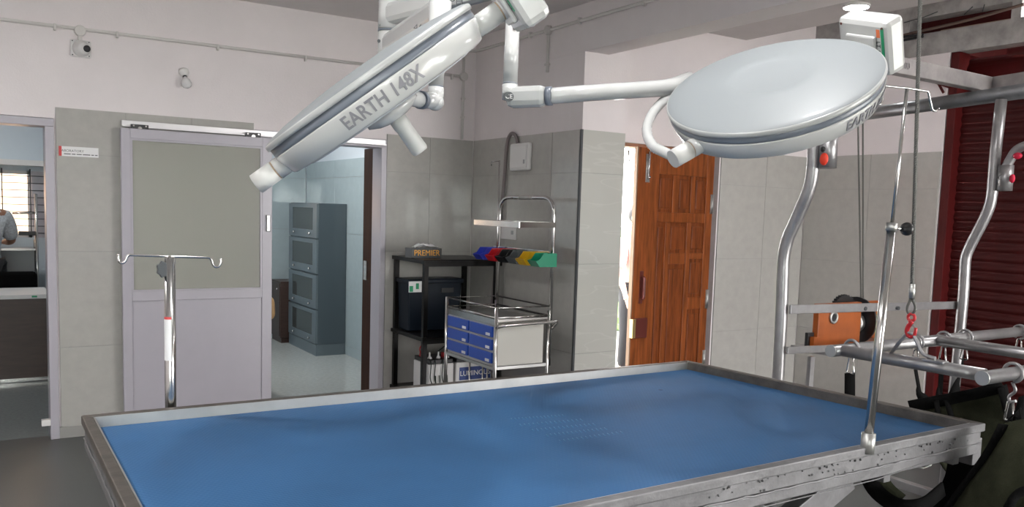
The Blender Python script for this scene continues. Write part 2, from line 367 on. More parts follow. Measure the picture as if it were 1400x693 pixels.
# shallow crack lines and stains of the old concrete over the shutter
cr = MB()
for pts in ([(1236, 31), (1262, 24), (1282, 16)], [(1318, 20), (1330, 9)], [(1343, 16), (1346, 6)]):
    cr.tube([P(x, y, 0, XE-.002) for x, y in pts], .004, 5)
put('crack', cr, DGREY, wall_right)
put('stain_edge', MB().tube([P(1210, 54, 0, XE-.001), P(1262, 42, 0, XE-.001), P(1330, 26, 0, XE-.001), P(1400, 6, 0, XE-.001)], .012, 6), mat('rust_brown', (.13, .085, .07), .9), wall_right)
slotbox = MB().box(XE+.16, XE+.5, 3.46, 4.35, 3.02, 3.4)
tag(put('roller_cover', MB().box(XE+.17, XE+.30, 3.46, 4.6, 3.0, 3.6), MAROOND), 'dark red metal roller cover seen through the slot above the shutter lintel', 'cover')
tag(put('tan_batten', MB().bar((XE+.05, 4.0, 3.128), (XE+.05, 3.46, 3.128), .03, .012), PUTTY), 'thin tan batten lying in the slot above the shutter lintel', 'batten')

# ---------------- windows and openings of the far rooms ----------------
wn = struct('window_1', MB().box(WX0, WX1+.06, LY+.02, LY+.06, WZ0, WZ0+.035).box(WX0, WX1+.06, LY+.02, LY+.06, WZ1-.035, WZ1).box(.405, .44, LY+.02, LY+.06, WZ0, WZ1).box(-.43, -.39, LY+.02, LY+.06, WZ0, WZ1).box(WX0, WX0+.04, LY+.02, LY+.06, WZ0, WZ1).box(WX1+.02, WX1+.06, LY+.02, LY+.06, WZ0, WZ1), WPLAS)
put('pane', MB().box(-.39, .405, LY+.035, LY+.04, WZ0+.035, WZ1-.035), GLASS, wn)
put('pane', MB().box(WX0+.04, -.43, LY+.035, LY+.04, WZ0+.035, WZ1-.035), GLASS, wn)
for k in range(9): put('bar', MB().tube([(WX0, LY-.02, WZ0+.045+k*.073), (WX1+.1, LY-.02, WZ0+.045+k*.073)], .004, 6), DGREY, wn)
for x in (-.9, -.37, .18, .43): put('bar', MB().tube([(x, LY-.02, WZ0), (x, LY-.02, WZ1+.02)], .006, 6), DGREY, wn)
put('casement', MB().box(.44, .56, LY-.015, LY+.015, WZ0, WZ1), PVC, wn)
w2 = struct('window_2', MB().box(1.15, 2.25, 9.9, 9.95, 1.25, 1.3).box(1.15, 2.25, 9.9, 9.95, 1.9, 1.95).box(1.15, 1.2, 9.9, 9.95, 1.3, 1.9).box(2.2, 2.25, 9.9, 9.95, 1.3, 1.9).box(1.68, 1.72, 9.9, 9.95, 1.3, 1.9), WPLAS)
put('pane', MB().box(1.2, 1.68, 9.92, 9.925, 1.3, 1.9), GLASS, w2)
put('pane', MB().box(1.72, 2.2, 9.92, 9.925, 1.3, 1.9), GLASS, w2)
tag(put('pelmet', MB().box(-1.4, .6, LY-.16, LY-.005, 1.90, 1.955), WPLAS), 'white ledge running above the barred laboratory window', 'ledge')
for wi_, (fx0, fx1) in enumerate(((-2.65, -1.65), (-1.5, .1))):
    wf = struct('window_%d' % (4+wi_), MB().box(fx0, fx1, YF-.09, YF-.05, 1.1, 1.14).box(fx0, fx1, YF-.09, YF-.05, 2.16, 2.2), WPLAS)
    nm_ = 3 if wi_ else 2
    for k in range(nm_+1): x = fx0+.02+(fx1-fx0-.04)*k/nm_; put('mullion', MB().box(x-.02, x+.02, YF-.09, YF-.05, 1.14, 2.16), WPLAS, wf)
    put('pane', MB().box(fx0+.04, fx1-.04, YF-.074, YF-.07, 1.14, 2.16), GLASS, wf)
    for z in (1.28, 1.45, 1.62, 1.80, 1.98): put('bar', MB().tube([(fx0, YF-.03, z), (fx1, YF-.03, z)], .009, 6), DGREY, wf)
w3 = struct('window_3', MB().box(XE+.04, XE+.08, -2.3, -.7, 1.05, 1.10).box(XE+.04, XE+.08, -2.3, -.7, 2.15, 2.2), WPLAS)
for y in (-2.275, -1.5, -.725): put('mullion', MB().box(XE+.04, XE+.08, y-.025, y+.025, 1.1, 2.15), WPLAS, w3)
for ya_, yb_ in ((-2.25, -1.525), (-1.475, -.75)): put('pane', MB().box(XE+.058, XE+.062, ya_, yb_, 1.1, 2.15), GLASS, w3)
for k in range(7): put('bar', MB().tube([(XE+.02, -2.3, 1.17+k*.15), (XE+.02, -.7, 1.17+k*.15)], .005, 6), DGREY, w3)
b_ = thing('neighbour_building', 'peach rendered building seen through the barred laboratory window', 'building', (-.5, 13.6, 0))
put('wall', MB().box(-6, 3, 13.6, 13.8, -.1, 4.5), PEACH, b_)
put('parapet', MB().box(-6.05, 3.05, 13.55, 13.85, 4.5, 4.6), WPLAS, b_)
# the left doorway frame (door_1), the sliding door's frame (door_2)
d1 = struct('door_1', MB().box(.352, .404, YA-.03, YA+.16, 0, 2.044).box(-.75, -.70, YA-.03, YA+.16, 0, 2.044).box(-.75, .404, YA-.03, YA+.16, 2.045, 2.095), PVC, .003)
put('floor_guide', MB().box(.30, .352, YA-.05, YA-.01, .10, .14), WPLAS, d1)
d2 = struct('door_2', MB().box(2.672, 2.716, YA-.02, YA+.16, 0, 2.06).box(1.68, 1.73, YA-.02, YA+.16, 0, 2.06).box(1.68, 2.716, YA-.02, YA+.16, 2.06, 2.125), PVC, .003)
tk = thing('sliding_door_track', 'white aluminium sliding track with roller brackets above the half-glazed door', 'track', (1.7, YA-.06, 2.1))
put('rail', MB().box(.80, 2.69, YA-.052, YA-.022, 2.078, 2.118).box(.80, 2.69, YA-.075, YA-.045, 2.074, 2.084), mat('aluminium_rail', (.62, .61, .62), .3, .5), tk, bevel=.002)
for px in (191, 346):
    a = P(px, 174+.07*(px-191), 1, YA-.085)
    br = put('roller_bracket', MB().box(a.x-.055, a.x+.055, YA-.09, YA-.076, a.z-.018, a.z+.018), BLACKP, tk, bevel=.003)
    put('roller', MB().lathe([(.014, 0), (.014, .008)], Matrix.Translation((a.x, YA-.09, a.z-.01)) @ Matrix.Rotation(PI/2, 4, 'X'), 16), STEEL, br)
    for dx in (-.038, .038): put('screw', MB().lathe([(.006, 0), (.006, .004)], Matrix.Translation((a.x+dx, YA-.09, a.z+.008)) @ Matrix.Rotation(PI/2, 4, 'X'), 8), STEEL, br)
# half-glazed sliding door
ys = YA-.085
def q(px, py): return P(px, py, 1, ys)
xl, xr = q(166, 300).x, q(371, 300).x; gx0, gx1 = q(179, 300).x, q(357.5, 300).x
zt = q(268, 182).z; gz1 = q(268, 195).z; gz0 = q(268, 396).z; pz1 = q(268, 409).z
sd = thing('sliding_door', 'white half-glazed sliding door with a solid lower panel, standing in front of the back wall', 'door', ((xl+xr)/2, ys, 0.02))
put('stile', MB().box(xl, gx0, ys-.02, ys+.02, .02, zt), PVC, sd, bevel=.003)
put('stile', MB().box(gx1, xr, ys-.02, ys+.02, .02, zt), PVC, sd, bevel=.003)
put('top_rail', MB().box(gx0, gx1, ys-.02, ys+.02, gz1, zt), PVC, sd, bevel=.003)
put('middle_rail', MB().box(gx0, gx1, ys-.02, ys+.02, pz1, gz0), PVC, sd, bevel=.003)
put('bottom_rail', MB().box(gx0, gx1, ys-.02, ys+.02, .02, .10), PVC, sd, bevel=.003)
put('glass_pane', MB().box(gx0-.005, gx1+.005, ys-.004, ys+.002, gz0-.005, gz1+.005), DUSTY, sd)
put('glazing_bead', MB().box(gx0, gx0+.012, ys-.016, ys-.005, gz0, gz1).box(gx1-.012, gx1, ys-.016, ys-.005, gz0, gz1).box(gx0+.012, gx1-.012, ys-.016, ys-.005, gz1-.012, gz1).box(gx0+.012, gx1-.012, ys-.016, ys-.005, gz0, gz0+.008), PVC, sd)
put('lower_panel', MB().box(gx0-.005, gx1+.005, ys-.006, ys+.006, .10, pz1), PVC, sd)
a = q(365, 305)
put('pull_handle', MB().box(xr-.045, xr-.02, ys-.045, ys-.02, a.z-.06, a.z+.06), STEELB, sd, bevel=.004)

# sign, camera, bulb, conduits on the back wall
sg = thing('door_sign', 'small white LABORATORY name plate with a red end beside the left doorway', 'sign', (.545, YA-.014, 1.9))
a, b, c, dd = P(80, 199.5, 1, YA-.014), P(134.5, 202.5, 1, YA-.014), P(134.5, 215.5, 1, YA-.014), P(80, 213, 1, YA-.014)
x0, x1, z0, z1 = a.x, b.x, (c.z+dd.z)/2, (a.z+b.z)/2
put('plate', MB().box(x0, x1, YA-.017, YA-.0125, z0, z1), WHITEL, sg)
put('red_end', MB().box(x0, x0+.017, YA-.0185, YA-.017, z0, z1), REDLAB, sg)
MT = Matrix.Translation((x0+.075, YA-.0172, z1-.028)) @ Matrix.Rotation(PI/2, 4, 'X')
text('lettering', 'LABORATORY', .022, MT, DGREY, sg, .0004)
sm_ = MB(); xq = x0+.03
for wd_ in (.045, .028, .036, .05, .022, .034):
    sm_.box(xq, min(xq+wd_-.006, x1-.006), YA-.0176, YA-.017, z1-.051, z1-.0455); xq += wd_
put('fine_print', sm_, DGREY, sg, 'stuff')

c0 = P(110, 67, 1, YA)
cm = thing('security_camera', 'white dome security camera on a square plate under the wall conduit', 'camera', (c0.x, YA-.02, c0.z))
put('back_plate', MB().box(c0.x-.06, c0.x+.06, YA-.022, YA-.0005, c0.z-.055, c0.z+.055), WPLAS, cm, bevel=.01)
Mc = Matrix.Translation((c0.x, YA-.022, c0.z)) @ frame_from((.25, -1, -.1), (0, 0, 1))
put('body', MB().lathe([(.052, 0), (.05, .02), (.046, .03), (.038, .055), (.03, .07), (1e-5, .073)], Mc, 28), WPLAS, cm)
put('lens', MB().lathe([(.020, .062), (.022, .075), (.016, .079), (1e-5, .08)], Mc @ Matrix.Translation((0, -.012, 0)), 20), BLACKP, cm, label='black camera lens')
for dx in (-.048, .048):
    for dz in (-.044, .044): put('screw', MB().lathe([(.004, 0), (.004, .002)], Matrix.Translation((c0.x+dx, YA-.0225, c0.z+dz)) @ Matrix.Rotation(PI/2, 4, 'X'), 8), DGREY, cm)
b0 = P(251, 98, 1, YA)
bl = thing('light_bulb', 'unlit frosted light bulb in a white wall socket above the sliding door', 'light bulb', (b0.x, YA-.01, b0.z))
Mb = Matrix.Translation((b0.x, YA-.001, b0.z)) @ frame_from((.05, -.6, -.8), (0, 0, 1))
put('socket', MB().lathe([(.034, -.006), (.034, .012), (.024, .016), (.022, .04), (.019, .045)], Mb, 24), WPLAS, bl)
put('collar', MB().lathe([(.015, .04), (.015, .056)], Mb, 20), BLACKP, bl)
put('globe', MB().lathe([(.014, .055), (.016, .065), (.028, .085), (.033, .105), (.030, .125), (.018, .138), (1e-5, .142)], Mb, 24), FOIL, bl)
zc = 2.672
cn = thing('wall_conduit', 'pale plastic conduit clipped along the back wall under the ceiling', 'conduit', (1.5, YA-.012, zc))
put('pipe', MB().tube([(XL, YA-.012, zc), (3.37, YA-.012, zc+.015)], .0115, 10), CPIPE, cn)
for px in (75, 160, 297, 417, 618):
    a = P(px, 60, 1, YA); put('clip', MB().box(a.x-.008, a.x+.008, YA-.03, YA-.001, zc-.02, zc+.022), CPIPE, cn, bevel=.004)
a = P(109, 43, 1, YA)
put('junction_box', MB().lathe([(.034, 0), (.034, .03), (.030, .034)], Matrix.Translation((a.x, YA-.001, zc-.004)) @ Matrix.Rotation(PI/2, 4, 'X'), 24).box(a.x-.012, a.x+.012, YA-.028, YA-.001, zc-.065, zc), CPIPE, cn)
cv = thing('corner_conduit', 'upright plastic conduit in the corner with a round junction box', 'conduit', (3.39, YA-.012, ZT))
put('pipe', MB().tube([(3.39, YA-.012, ZT+.005), (3.39, YA-.012, 2.90)], .0115, 10), CPIPE, cv)
put('junction_box', MB().lathe([(.034, 0), (.034, .03), (.030, .034)], Matrix.Translation((3.39, YA-.001, zc+.015)) @ Matrix.Rotation(PI/2, 4, 'X'), 24), CPIPE, cv)
put('clip', MB().box(3.375, 3.405, YA-.03, YA-.001, 2.35, 2.366).box(3.375, 3.405, YA-.03, YA-.001, 2.5, 2.516), CPIPE, cv)
ch = thing('beam_conduit', 'plastic conduit running along the alcove wall under the ceiling, with a short drop', 'conduit', (XB-.012, 5, 2.905))
put('pipe', MB().tube(rounded([(3.39, YA-.012, 2.9), (XB-.012, YA-.012, 2.905), (XB-.012, 2.4, 2.912)], .08), .0115, 10), CPIPE, ch)
bx = P(752, 38, 0, XB)
put('junction_box', MB().lathe([(.034, 0), (.034, .03), (.030, .034)], Matrix.Translation((XB-.001, bx.y, 2.905)) @ Matrix.Rotation(-PI/2, 4, 'Y'), 24), CPIPE, ch)
put('drop_pipe', MB().tube([(XB-.012, bx.y, 2.90), (XB-.012, bx.y, 2.64), (XB-.012, bx.y, 2.61)], .0115, 10).box(XB-.028, XB-.001, bx.y-.02, bx.y+.02, 2.655, 2.67), CPIPE, ch)
for px in (728, 795, 882): 
    a = P(px, 30, 0, XB); put('clip', MB().box(XB-.03, XB-.001, a.y-.008, a.y+.008, 2.885, 2.93), CPIPE, ch, bevel=.004)
# switch board on the alcove wall + hose above it
e0, e1 = P(703, 197, 0, XB-.012), P(727, 233, 0, XB-.012)
sb = thing('distribution_box', 'white plastic electrical box on the grey tiles of the alcove', 'electrical box', (XB-.03, (e0.y+e1.y)/2, (e0.z+e1.z)/2))
put('frame', MB().box(XB-.05, XB-.0125, e1.y, e0.y, e1.z, e0.z), WPLAS, sb, bevel=.012)
put('lid', MB().box(XB-.058, XB-.05, e1.y+.015, e0.y-.015, e1.z+.02, e0.z-.02), WPLAS, sb, bevel=.004)
put('latch', MB().box(XB-.062, XB-.058, e1.y+.035, e1.y+.05, e1.z+.05, e1.z+.08), GREYPL, sb)
hs = [P(x, y, 0, XB-.03) for x, y in ((708, 197), (706, 186), (700, 181), (695, 188), (692, 205), (690, 240), (684, 300), (676, 380), (668, 470))]
tag(put('flexible_hose', MB().tube(rounded(hs, .12), .014, 10), mat('hose_pinkish', (.20, .17, .17), .5)), 'grey flexible hose looping over the electrical box and down the tiles', 'hose')
e0, e1 = P(684, 308, 0, XB-.012), P(706, 328, 0, XB-.012)
so = thing('wall_socket', 'pale double wall socket behind the instrument trolley hoop', 'socket', (XB-.02, (e0.y+e1.y)/2, e1.z))
put('plate', MB().box(XB-.022, XB-.0125, e1.y, e0.y, e1.z, e0.z), WPLAS, so, bevel=.003)
put('switch', MB().box(XB-.027, XB-.022, e1.y+.03, e1.y+.06, e1.z+.04, e1.z+.07), GREYPL, so)

# ---------------- wooden door ----------------
dw = thing('wooden_door', 'teak panelled door with steel bolts, slightly ajar behind the tiled pillar', 'door', (5.24, YD-.02, 0))
dyL = YD-.075
def dp(px, py): return P(px, py, 1, YD-.05)
dx0, dx1, dzt = dp(863, 300).x, dp(972, 300).x, dp(915, 205).z
W = dx1-dx0
def dbox(u0, u1, z0, z1, y0=0, y1=.035):
    Md = Matrix.Translation((dx1, YD-.06, 0)) @ Matrix.Rotation(.05, 4, 'Z')
    return MB().box(-W*(1-u0), -W*(1-u1), y0, y1, z0, z1, Md)
Z = dzt
zz = lambda f: Z*f
put('leaf', dbox(0, 1, .02, Z, .012, .035), WOODP, dw)
put('edge_strip', dbox(-.012, 0, .02, Z, 0, .035), WOODE, dw, label='raw unvarnished door edge')
# stiles and rails (proud), measured fractions of the leaf
put('stile', dbox(0, .27, .02, Z), WOODF, dw, bevel=.004)
put('stile', dbox(.90, 1, .02, Z), WOODF, dw, bevel=.004)
ztop, zr1, zr2 = Z-.20, Z-.50, Z-.58
put('rail', dbox(.27, .90, ztop, Z), WOODF, dw, bevel=.004)
put('rail', dbox(.27, .90, zr2, zr1), WOODF, dw, bevel=.004)
put('mullion', dbox(.45, .53, zr1, ztop), WOODF, dw, bevel=.004)
put('mullion', dbox(.69, .75, zr1, ztop), WOODF, dw, bevel=.004)
put('mullion', dbox(.38, .44, .02, zr2), WOODF, dw, bevel=.004)
put('mullion', dbox(.66, .72, .02, zr2), WOODF, dw, bevel=.004)
put('rail', dbox(.44, .66, Z-.92, Z-.83), WOODF, dw, bevel=.004)
put('rail', dbox(.72, .90, Z-.88, Z-.83), WOODF, dw, bevel=.004)
put('rail', dbox(.72, .90, Z-1.30, Z-1.20), WOODF, dw, bevel=.004)
for (a, b, c, d_) in ((.29, .43, zr1+.03, ztop-.03), (.55, .67, zr1+.03, ztop-.03), (.77, .88, zr1+.03, ztop-.03), (.46, .64, Z-.80, zr2-.03), (.74, .88, Z-.80, zr2-.03), (.74, .88, Z-1.17, Z-.91), (.46, .64, .1, Z-.96), (.29, .36, .1, zr2-.04), (.74, .88, .1, Z-1.34)):
    put('panel', dbox(a, b, c, d_, .006, .03), WOODP, dw, bevel=.006)
def dM(u, z): return Matrix.Translation((dx1, YD-.06, 0)) @ Matrix.Rotation(.05, 4, 'Z') @ Matrix.Translation((-W*(1-u), 0, z))
bo = put('tower_bolt', MB().box(-.022, .022, -.004, 0, -.11, .11, dM(.12, Z-.16)), STEELB, dw)
put('rod', MB().tube([dM(.12, Z-.16) @ V((0, -.012, -.09)), dM(.12, Z-.16) @ V((0, -.012, .13))], .007, 8), STEEL, bo)
put('knob', MB().sphere(dM(.12, Z-.23) @ V((0, -.025, 0)), .011, 10), STEEL, bo)
hd = put('pull_handle', MB().tube(rounded([dM(.10, Z-1.02) @ V((0, 0, 0)), dM(.10, Z-1.02) @ V((0, -.04, 0)), dM(.10, Z-1.19) @ V((0, -.04, 0)), dM(.10, Z-1.19) @ V((0, 0, 0))], .02), .011, 10).box(-.018, .018, -.005, 0, -.23, .03, dM(.10, Z-1.0)), LOCKB, dw)
lk = put('rim_lock', MB().box(-.06, .075, -.03, 0, -.085, .075, dM(.085, Z-1.42)), LOCKB, dw, bevel=.006)
put('lock_plate', MB().box(-.015, .018, -.034, .002, -.08, .07, dM(.0, Z-1.42)), BRASS, dw)
for z in (Z-.42, Z-1.22, Z-2.02+.4-.4+.28): put('hinge', MB().box(-.018, .018, -.006, 0, -.08, .08, dM(.985, z)).tube([dM(.985, z) @ V((0, -.008, -.08)), dM(.985, z) @ V((0, -.008, .08))], .008, 8), STEELB, dw)
d3 = struct('door_3', MB().box(dx1+.003, dx1+.085, YD-.03, YD+.12, 0, Z+.03), mat('frame_undercoat', (.17, .14, .135), .6, var=.15))
put('head', MB().box(3.89, dx1+.085, YD-.02, YD+.12, Z+.004, Z+.03), mat('frame_brown', (.25, .12, .07), .6), d3)
put('strike_latch', MB().tube([P(859, 205, 1, YD-.09), P(860, 221, 1, YD-.09)], .008, 8), STEEL, dw)

# ---------------- people ----------------
def skin_body(name, joints, edges, m, parent, sub=2):
    me = bpy.data.meshes.new(name); names = list(joints); idx = {n: i for i, n in enumerate(names)}; off = wloc(parent)
    me.from_pydata([tuple(V(joints[n][0])-off) for n in names], [(idx[a], idx[b]) for a, b in edges], [])
    o = bpy.data.objects.new(name, me); COL.objects.link(o); o.parent = parent
    sk = o.modifiers.new('skin', 'SKIN'); sk.use_smooth_shade = True; sk.branch_smoothing = .6
    for n in names:
        r = joints[n][1]; sv = me.skin_vertices[0].data[idx[n]]; sv.radius = (r, r) if not isinstance(r, tuple) else r
    me.skin_vertices[0].data[0].use_root = True
    ss = o.modifiers.new('subsurf', 'SUBSURF'); ss.levels = sub; ss.render_levels = sub
    me.materials.append(m); return o
def person(root, base, h, face, shirt, trousers, skinm, armL, armR):
    # base: floor point under pelvis; face: heading; arms: (elbow, wrist) in body frame (side, front, up) metres at h = 1.7
    k = h/1.7; F = V((math.cos(face), math.sin(face), 0)); Rt = V((F.y, -F.x, 0)); U = V((0, 0, 1)); B = V(base)
    def p(s, f, z): return B + Rt*(s*k) + F*(f*k) + U*(z*k)
    J = {'pelvis': (p(0, 0, .93), (.15*k, .11*k)), 'waist': (p(0, 0, 1.08), (.135*k, .10*k)), 'chest': (p(0, .01, 1.30), (.16*k, .11*k)), 'neckb': (p(0, 0, 1.43), .075*k), 'neck': (p(0, .01, 1.50), .052*k), 'head1': (p(0, .02, 1.57), .085*k), 'head2': (p(0, .02, 1.64), .09*k), 'head3': (p(0, .01, 1.68), .06*k)}
    E = [('pelvis', 'waist'), ('waist', 'chest'), ('chest', 'neckb'), ('neckb', 'neck'), ('neck', 'head1'), ('head1', 'head2'), ('head2', 'head3')]
    for sgn, nm, arm in ((-1, 'l', armL), (1, 'r', armR)):
        J['hip'+nm] = (p(.09*sgn, 0, .87), .09*k); J['knee'+nm] = (p(.11*sgn, .02, .48), .058*k); J['ank'+nm] = (p(.12*sgn, -.01, .09), .04*k); J['toe'+nm] = (p(.14*sgn, .14, .04), .035*k)
        J['sh'+nm] = (p(.18*sgn, 0, 1.38), .062*k); J['el'+nm] = (p(*arm[0]), .043*k); J['wr'+nm] = (p(*arm[1]), .028*k)
        E += [('pelvis', 'hip'+nm), ('hip'+nm, 'knee'+nm), ('knee'+nm, 'ank'+nm), ('ank'+nm, 'toe'+nm), ('chest', 'sh'+nm), ('sh'+nm, 'el'+nm), ('el'+nm, 'wr'+nm)]
        d = (J['wr'+nm][0]-J['el'+nm][0]).normalized(); sd_ = d.cross(U).normalized(); J['palm'+nm] = (J['wr'+nm][0]+d*.06*k, (.036*k, .018*k)); E.append(('wr'+nm, 'palm'+nm))
        for fi in range(4):
            a = J['palm'+nm][0]+sd_*(.022*(fi-1.5))*k+d*.03*k; b = a+d*(.05-.006*abs(fi-1.2))*k-U*.012*k
            J['f%d%s' % (fi, nm)] = (a, .009*k); J['g%d%s' % (fi, nm)] = (b, .008*k); E += [('palm'+nm, 'f%d%s' % (fi, nm)), ('f%d%s' % (fi, nm), 'g%d%s' % (fi, nm))]
        J['th'+nm] = (J['wr'+nm][0]+d*.05*k+sd_*.05*k, .010*k); E.append(('wr'+nm, 'th'+nm))
    skin_body('body', J, E, skinm, root)
    g = lambda n, e=.024: (J[n][0], tuple(x+e*k for x in J[n][1]) if isinstance(J[n][1], tuple) else J[n][1]+e*k)
    SJ = {n: g(n) for n in ('waist', 'pelvis', 'chest', 'shl', 'shr', 'ell', 'elr')}; SJ['neckb'] = g('neckb', .018)
    skin_body('shirt', SJ, [('waist', 'pelvis'), ('waist', 'chest'), ('chest', 'neckb'), ('chest', 'shl'), ('chest', 'shr'), ('shl', 'ell'), ('shr', 'elr')], shirt, root)
    TJ = {n: g(n, .018) for n in ('pelvis', 'hipl', 'hipr', 'kneel', 'kneer', 'ankl', 'ankr')}; TJ['pelvis'] = (J['pelvis'][0]-U*.03, (.155*k, .115*k))
    skin_body('trousers', TJ, [('pelvis', 'hipl'), ('pelvis', 'hipr'), ('hipl', 'kneel'), ('hipr', 'kneer'), ('kneel', 'ankl'), ('kneer', 'ankr')], trousers, root)
    put('hair', MB().sphere(p(0, -.015, 1.645), .105*k, 18, (.92, 1, 1.0)), HAIR, root)
    for sgn in (-1, 1):
        put('ear', MB().sphere(p(.088*sgn, .02, 1.60), .022*k, 8, (.5, .8, 1.2)), skinm, root)
        put('eye', MB().sphere(p(.032*sgn, .105, 1.615), .011*k, 8), BLACKP, root)
    put('nose', MB().sphere(p(0, .115, 1.585), .016*k, 8, (.8, 1, 1.3)), skinm, root)
    put('mouth', MB().sphere(p(0, .100, 1.55), .018*k, 8, (1.3, .5, .4)), LOCKB, root)
mn = thing('person', 'person seen from behind in a pale patterned shirt at the laboratory window', 'person', (-.02, 9.33, 0))
person(mn, (.01, 9.33, 0), 1.76, PI/2, SHIRTP, TROUS, SKIN, ((-.25, .06, 1.12), (-.2, .28, 1.08)), ((.22, .08, 1.12), (.16, .30, 1.10)))
mo = thing('person', 'person outdoors in pink shirt and black trousers, glimpsed through the gap of the wooden door', 'person', (5.33, 6.3, 0))
person(mo, (5.42, 6.3, 0), 1.66, -PI/2, SHIRTR, TROUS, SKINL, ((-.27, .06, 1.10), (-.24, .12, .86)), ((.25, .02, 1.08), (.22, .12, .85)))

# ---------------- outdoors behind the wooden door ----------------
hg = thing('garden_hedge', 'sunlit green hedge outside the half-open wooden door', 'hedge', (7.5, 9.4, -.1))
hb = MB()
for i in range(260):
    x, y, z = random.uniform(5.6, 9.2), random.uniform(9.2, 9.8), random.uniform(0, 1.5)
    a, b = random.uniform(0, 6.3), random.uniform(-.8, .8); s_ = random.uniform(.05, .12)
    M_ = Matrix.Translation((x, y, z)) @ Matrix.Rotation(a, 4, 'Z') @ Matrix.Rotation(b, 4, 'X')
    hb.add([M_ @ V(p) for p in ((-s_, 0, 0), (0, 0, s_*.5), (s_, 0, 0), (0, 0, -s_*.5))], [(0, 1, 2, 3)])
o = put('foliage', hb, LEAFM, hg); o['kind'] = 'stuff'
put('core', MB().box(5.7, 9.1, 9.35, 9.7, -.1, 1.4), LEAFM, hg, bevel=.1)

# ---------------- laboratory ----------------
dk = thing('laboratory_desk', 'dark brown laminate desk with a white top in the laboratory doorway', 'desk', (-.25, 8.5, 0))
put('front_panel', MB().box(-1.1, .46, 8.25, 8.275, .03, .722), LAMI, dk)
put('side_panel', MB().box(.435, .46, 8.275, 8.85, .0, .722), LAMI, dk)
put('side_panel', MB().box(-1.1, -1.075, 8.275, 8.85, .0, .722), LAMI, dk)
put('top', MB().box(-1.12, .48, 8.22, 8.87, .722, .758), WHITEL, dk, bevel=.003)
put('kick_strip', MB().box(-1.1, .46, 8.245, 8.25, .005, .035), STEEL, dk)
a = P(47, 400.5, 1, 8.219); put('badge', MB().box(a.x-.02, a.x+.02, 8.216, 8.22, .733, .748), GREENLAB, dk)
oc = thing('office_chair', 'black padded office chair behind the brown laboratory desk', 'chair', (.12, 9.15, 0))
put('backrest', MB().box(-.13, .42, 8.93, 8.99, .62, .90), mat('black_fabric', (.005, .005, .005), .95, spec=.08), oc, bevel=.035)
put('seat', MB().box(-.12, .38, 8.5, 8.93, .42, .50), BLACKP, oc, bevel=.03)
put('column', MB().tube([(.13, 8.72, .06), (.13, 8.72, .43)], .03, 10), DGREY, oc)
for k in range(5):
    t = 2*PI*k/5; put('foot', MB().bar((.13, 8.72, .07), (.13+.28*math.cos(t), 8.72+.28*math.sin(t), .04), .04, .03).sphere((.13+.28*math.cos(t), 8.72+.28*math.sin(t), .028), .028, 10), DGREY, oc)
lt = thing('laboratory_trolley', 'chrome framed trolley behind the office chair in the laboratory', 'trolley', (.2, 9.5, 0))
for x in (.05, .455):
    for y in (9.55, 9.85): put('leg', MB().tube([(x, y, .03), (x, y, 1.62 if (x > .4 and y < 9.6) else 1.15)], .014, 8), STEEL, lt)
put('shelf', MB().box(.04, .465, 9.54, 9.86, 1.06, 1.08), STEEL, lt)
put('shelf', MB().box(.04, .465, 9.54, 9.86, .35, .37), STEEL, lt)
put('panel', MB().box(.06, .445, 9.84, 9.85, .37, 1.06), GREYPL, lt)
put('arm', MB().tube([(.455, 9.55, 1.43), (.25, 9.5, 1.425)], .010, 8), STEEL, lt)
put('clamp', MB().box(.30, .45, 9.52, 9.56, 1.21, 1.25), BLACKP, lt, bevel=.006)

# ---------------- store room ----------------
sc = thing('steel_bookcase', 'tall dark grey steel bookcase with four glazed flap doors in the store room', 'cabinet', (3.13, 9.0, 0))
X0, X1, Y0, Y1, H = 2.955, 3.285, 8.52, 9.45, 1.615
put('carcass', MB().box(X0+.02, X1, Y0, Y1, .12, H), CABG, sc, bevel=.003)
put('plinth', MB().box(X0+.005, X1, Y0+.003, Y1-.003, 0, .12), CABF, sc)
hh = (H-.12)/4
dr0 = None
for k in range(4):
    z = .12+hh*k
    fr = put('door', MB().box(X0, X0+.02, Y0, Y0+.12, z+.008, z+hh-.008).box(X0, X0+.02, Y1-.12, Y1, z+.008, z+hh-.008).box(X0, X0+.02, Y0+.12, Y1-.12, z+.008, z+.09).box(X0, X0+.02, Y0+.12, Y1-.12, z+hh-.05, z+hh-.008), CABF, sc)
    put('glass', MB().box(X0+.006, X0+.012, Y0+.12, Y1-.12, z+.09, z+hh-.05), mat('dark_glass', (.05, .06, .06), .06) if 'dark_glass' not in MATS else MATS['dark_glass'], fr)
    for y in (Y0+.2, Y1-.2): put('knob', MB().sphere((X0-.012, y, z+.05), .014, 10), STEEL, fr)
lc = thing('low_cupboard', 'low dark brown cupboard beside the steel bookcase', 'cupboard', (3.0, 9.65, 0))
put('carcass', MB().box(2.87, 3.28, 9.475, 9.84, .06, .71), LAMI, lc, bevel=.003)
put('plinth', MB().box(2.885, 3.28, 9.49, 9.84, 0, .06), LAMI, lc)
put('door', MB().box(2.86, 2.87, 9.49, 9.83, .08, .69), LAMI, lc); put('lock', MB().sphere((2.855, 9.56, .62), .012, 8), STEEL, lc)
sdr = thing('store_room_door', 'brown wooden door leaf folded open inside the store room doorway', 'door', (2.74, 6.45, 0))
put('leaf', MB().box(2.73, 2.765, YA+.16, 6.70, .02, 2.075), WOODD, sdr, bevel=.003)
put('lock_plate', MB().box(2.722, 2.73, 6.6, 6.66, .98, 1.14), STEELB, sdr)
ac = thing('wooden_armchair', 'chair with tan curved wooden arm, mostly hidden behind the sliding door', 'chair', (1.95, 7.2, 0))
aX, aY = 2.02, 7.2
a = P(372, 410, 1, 7.0)
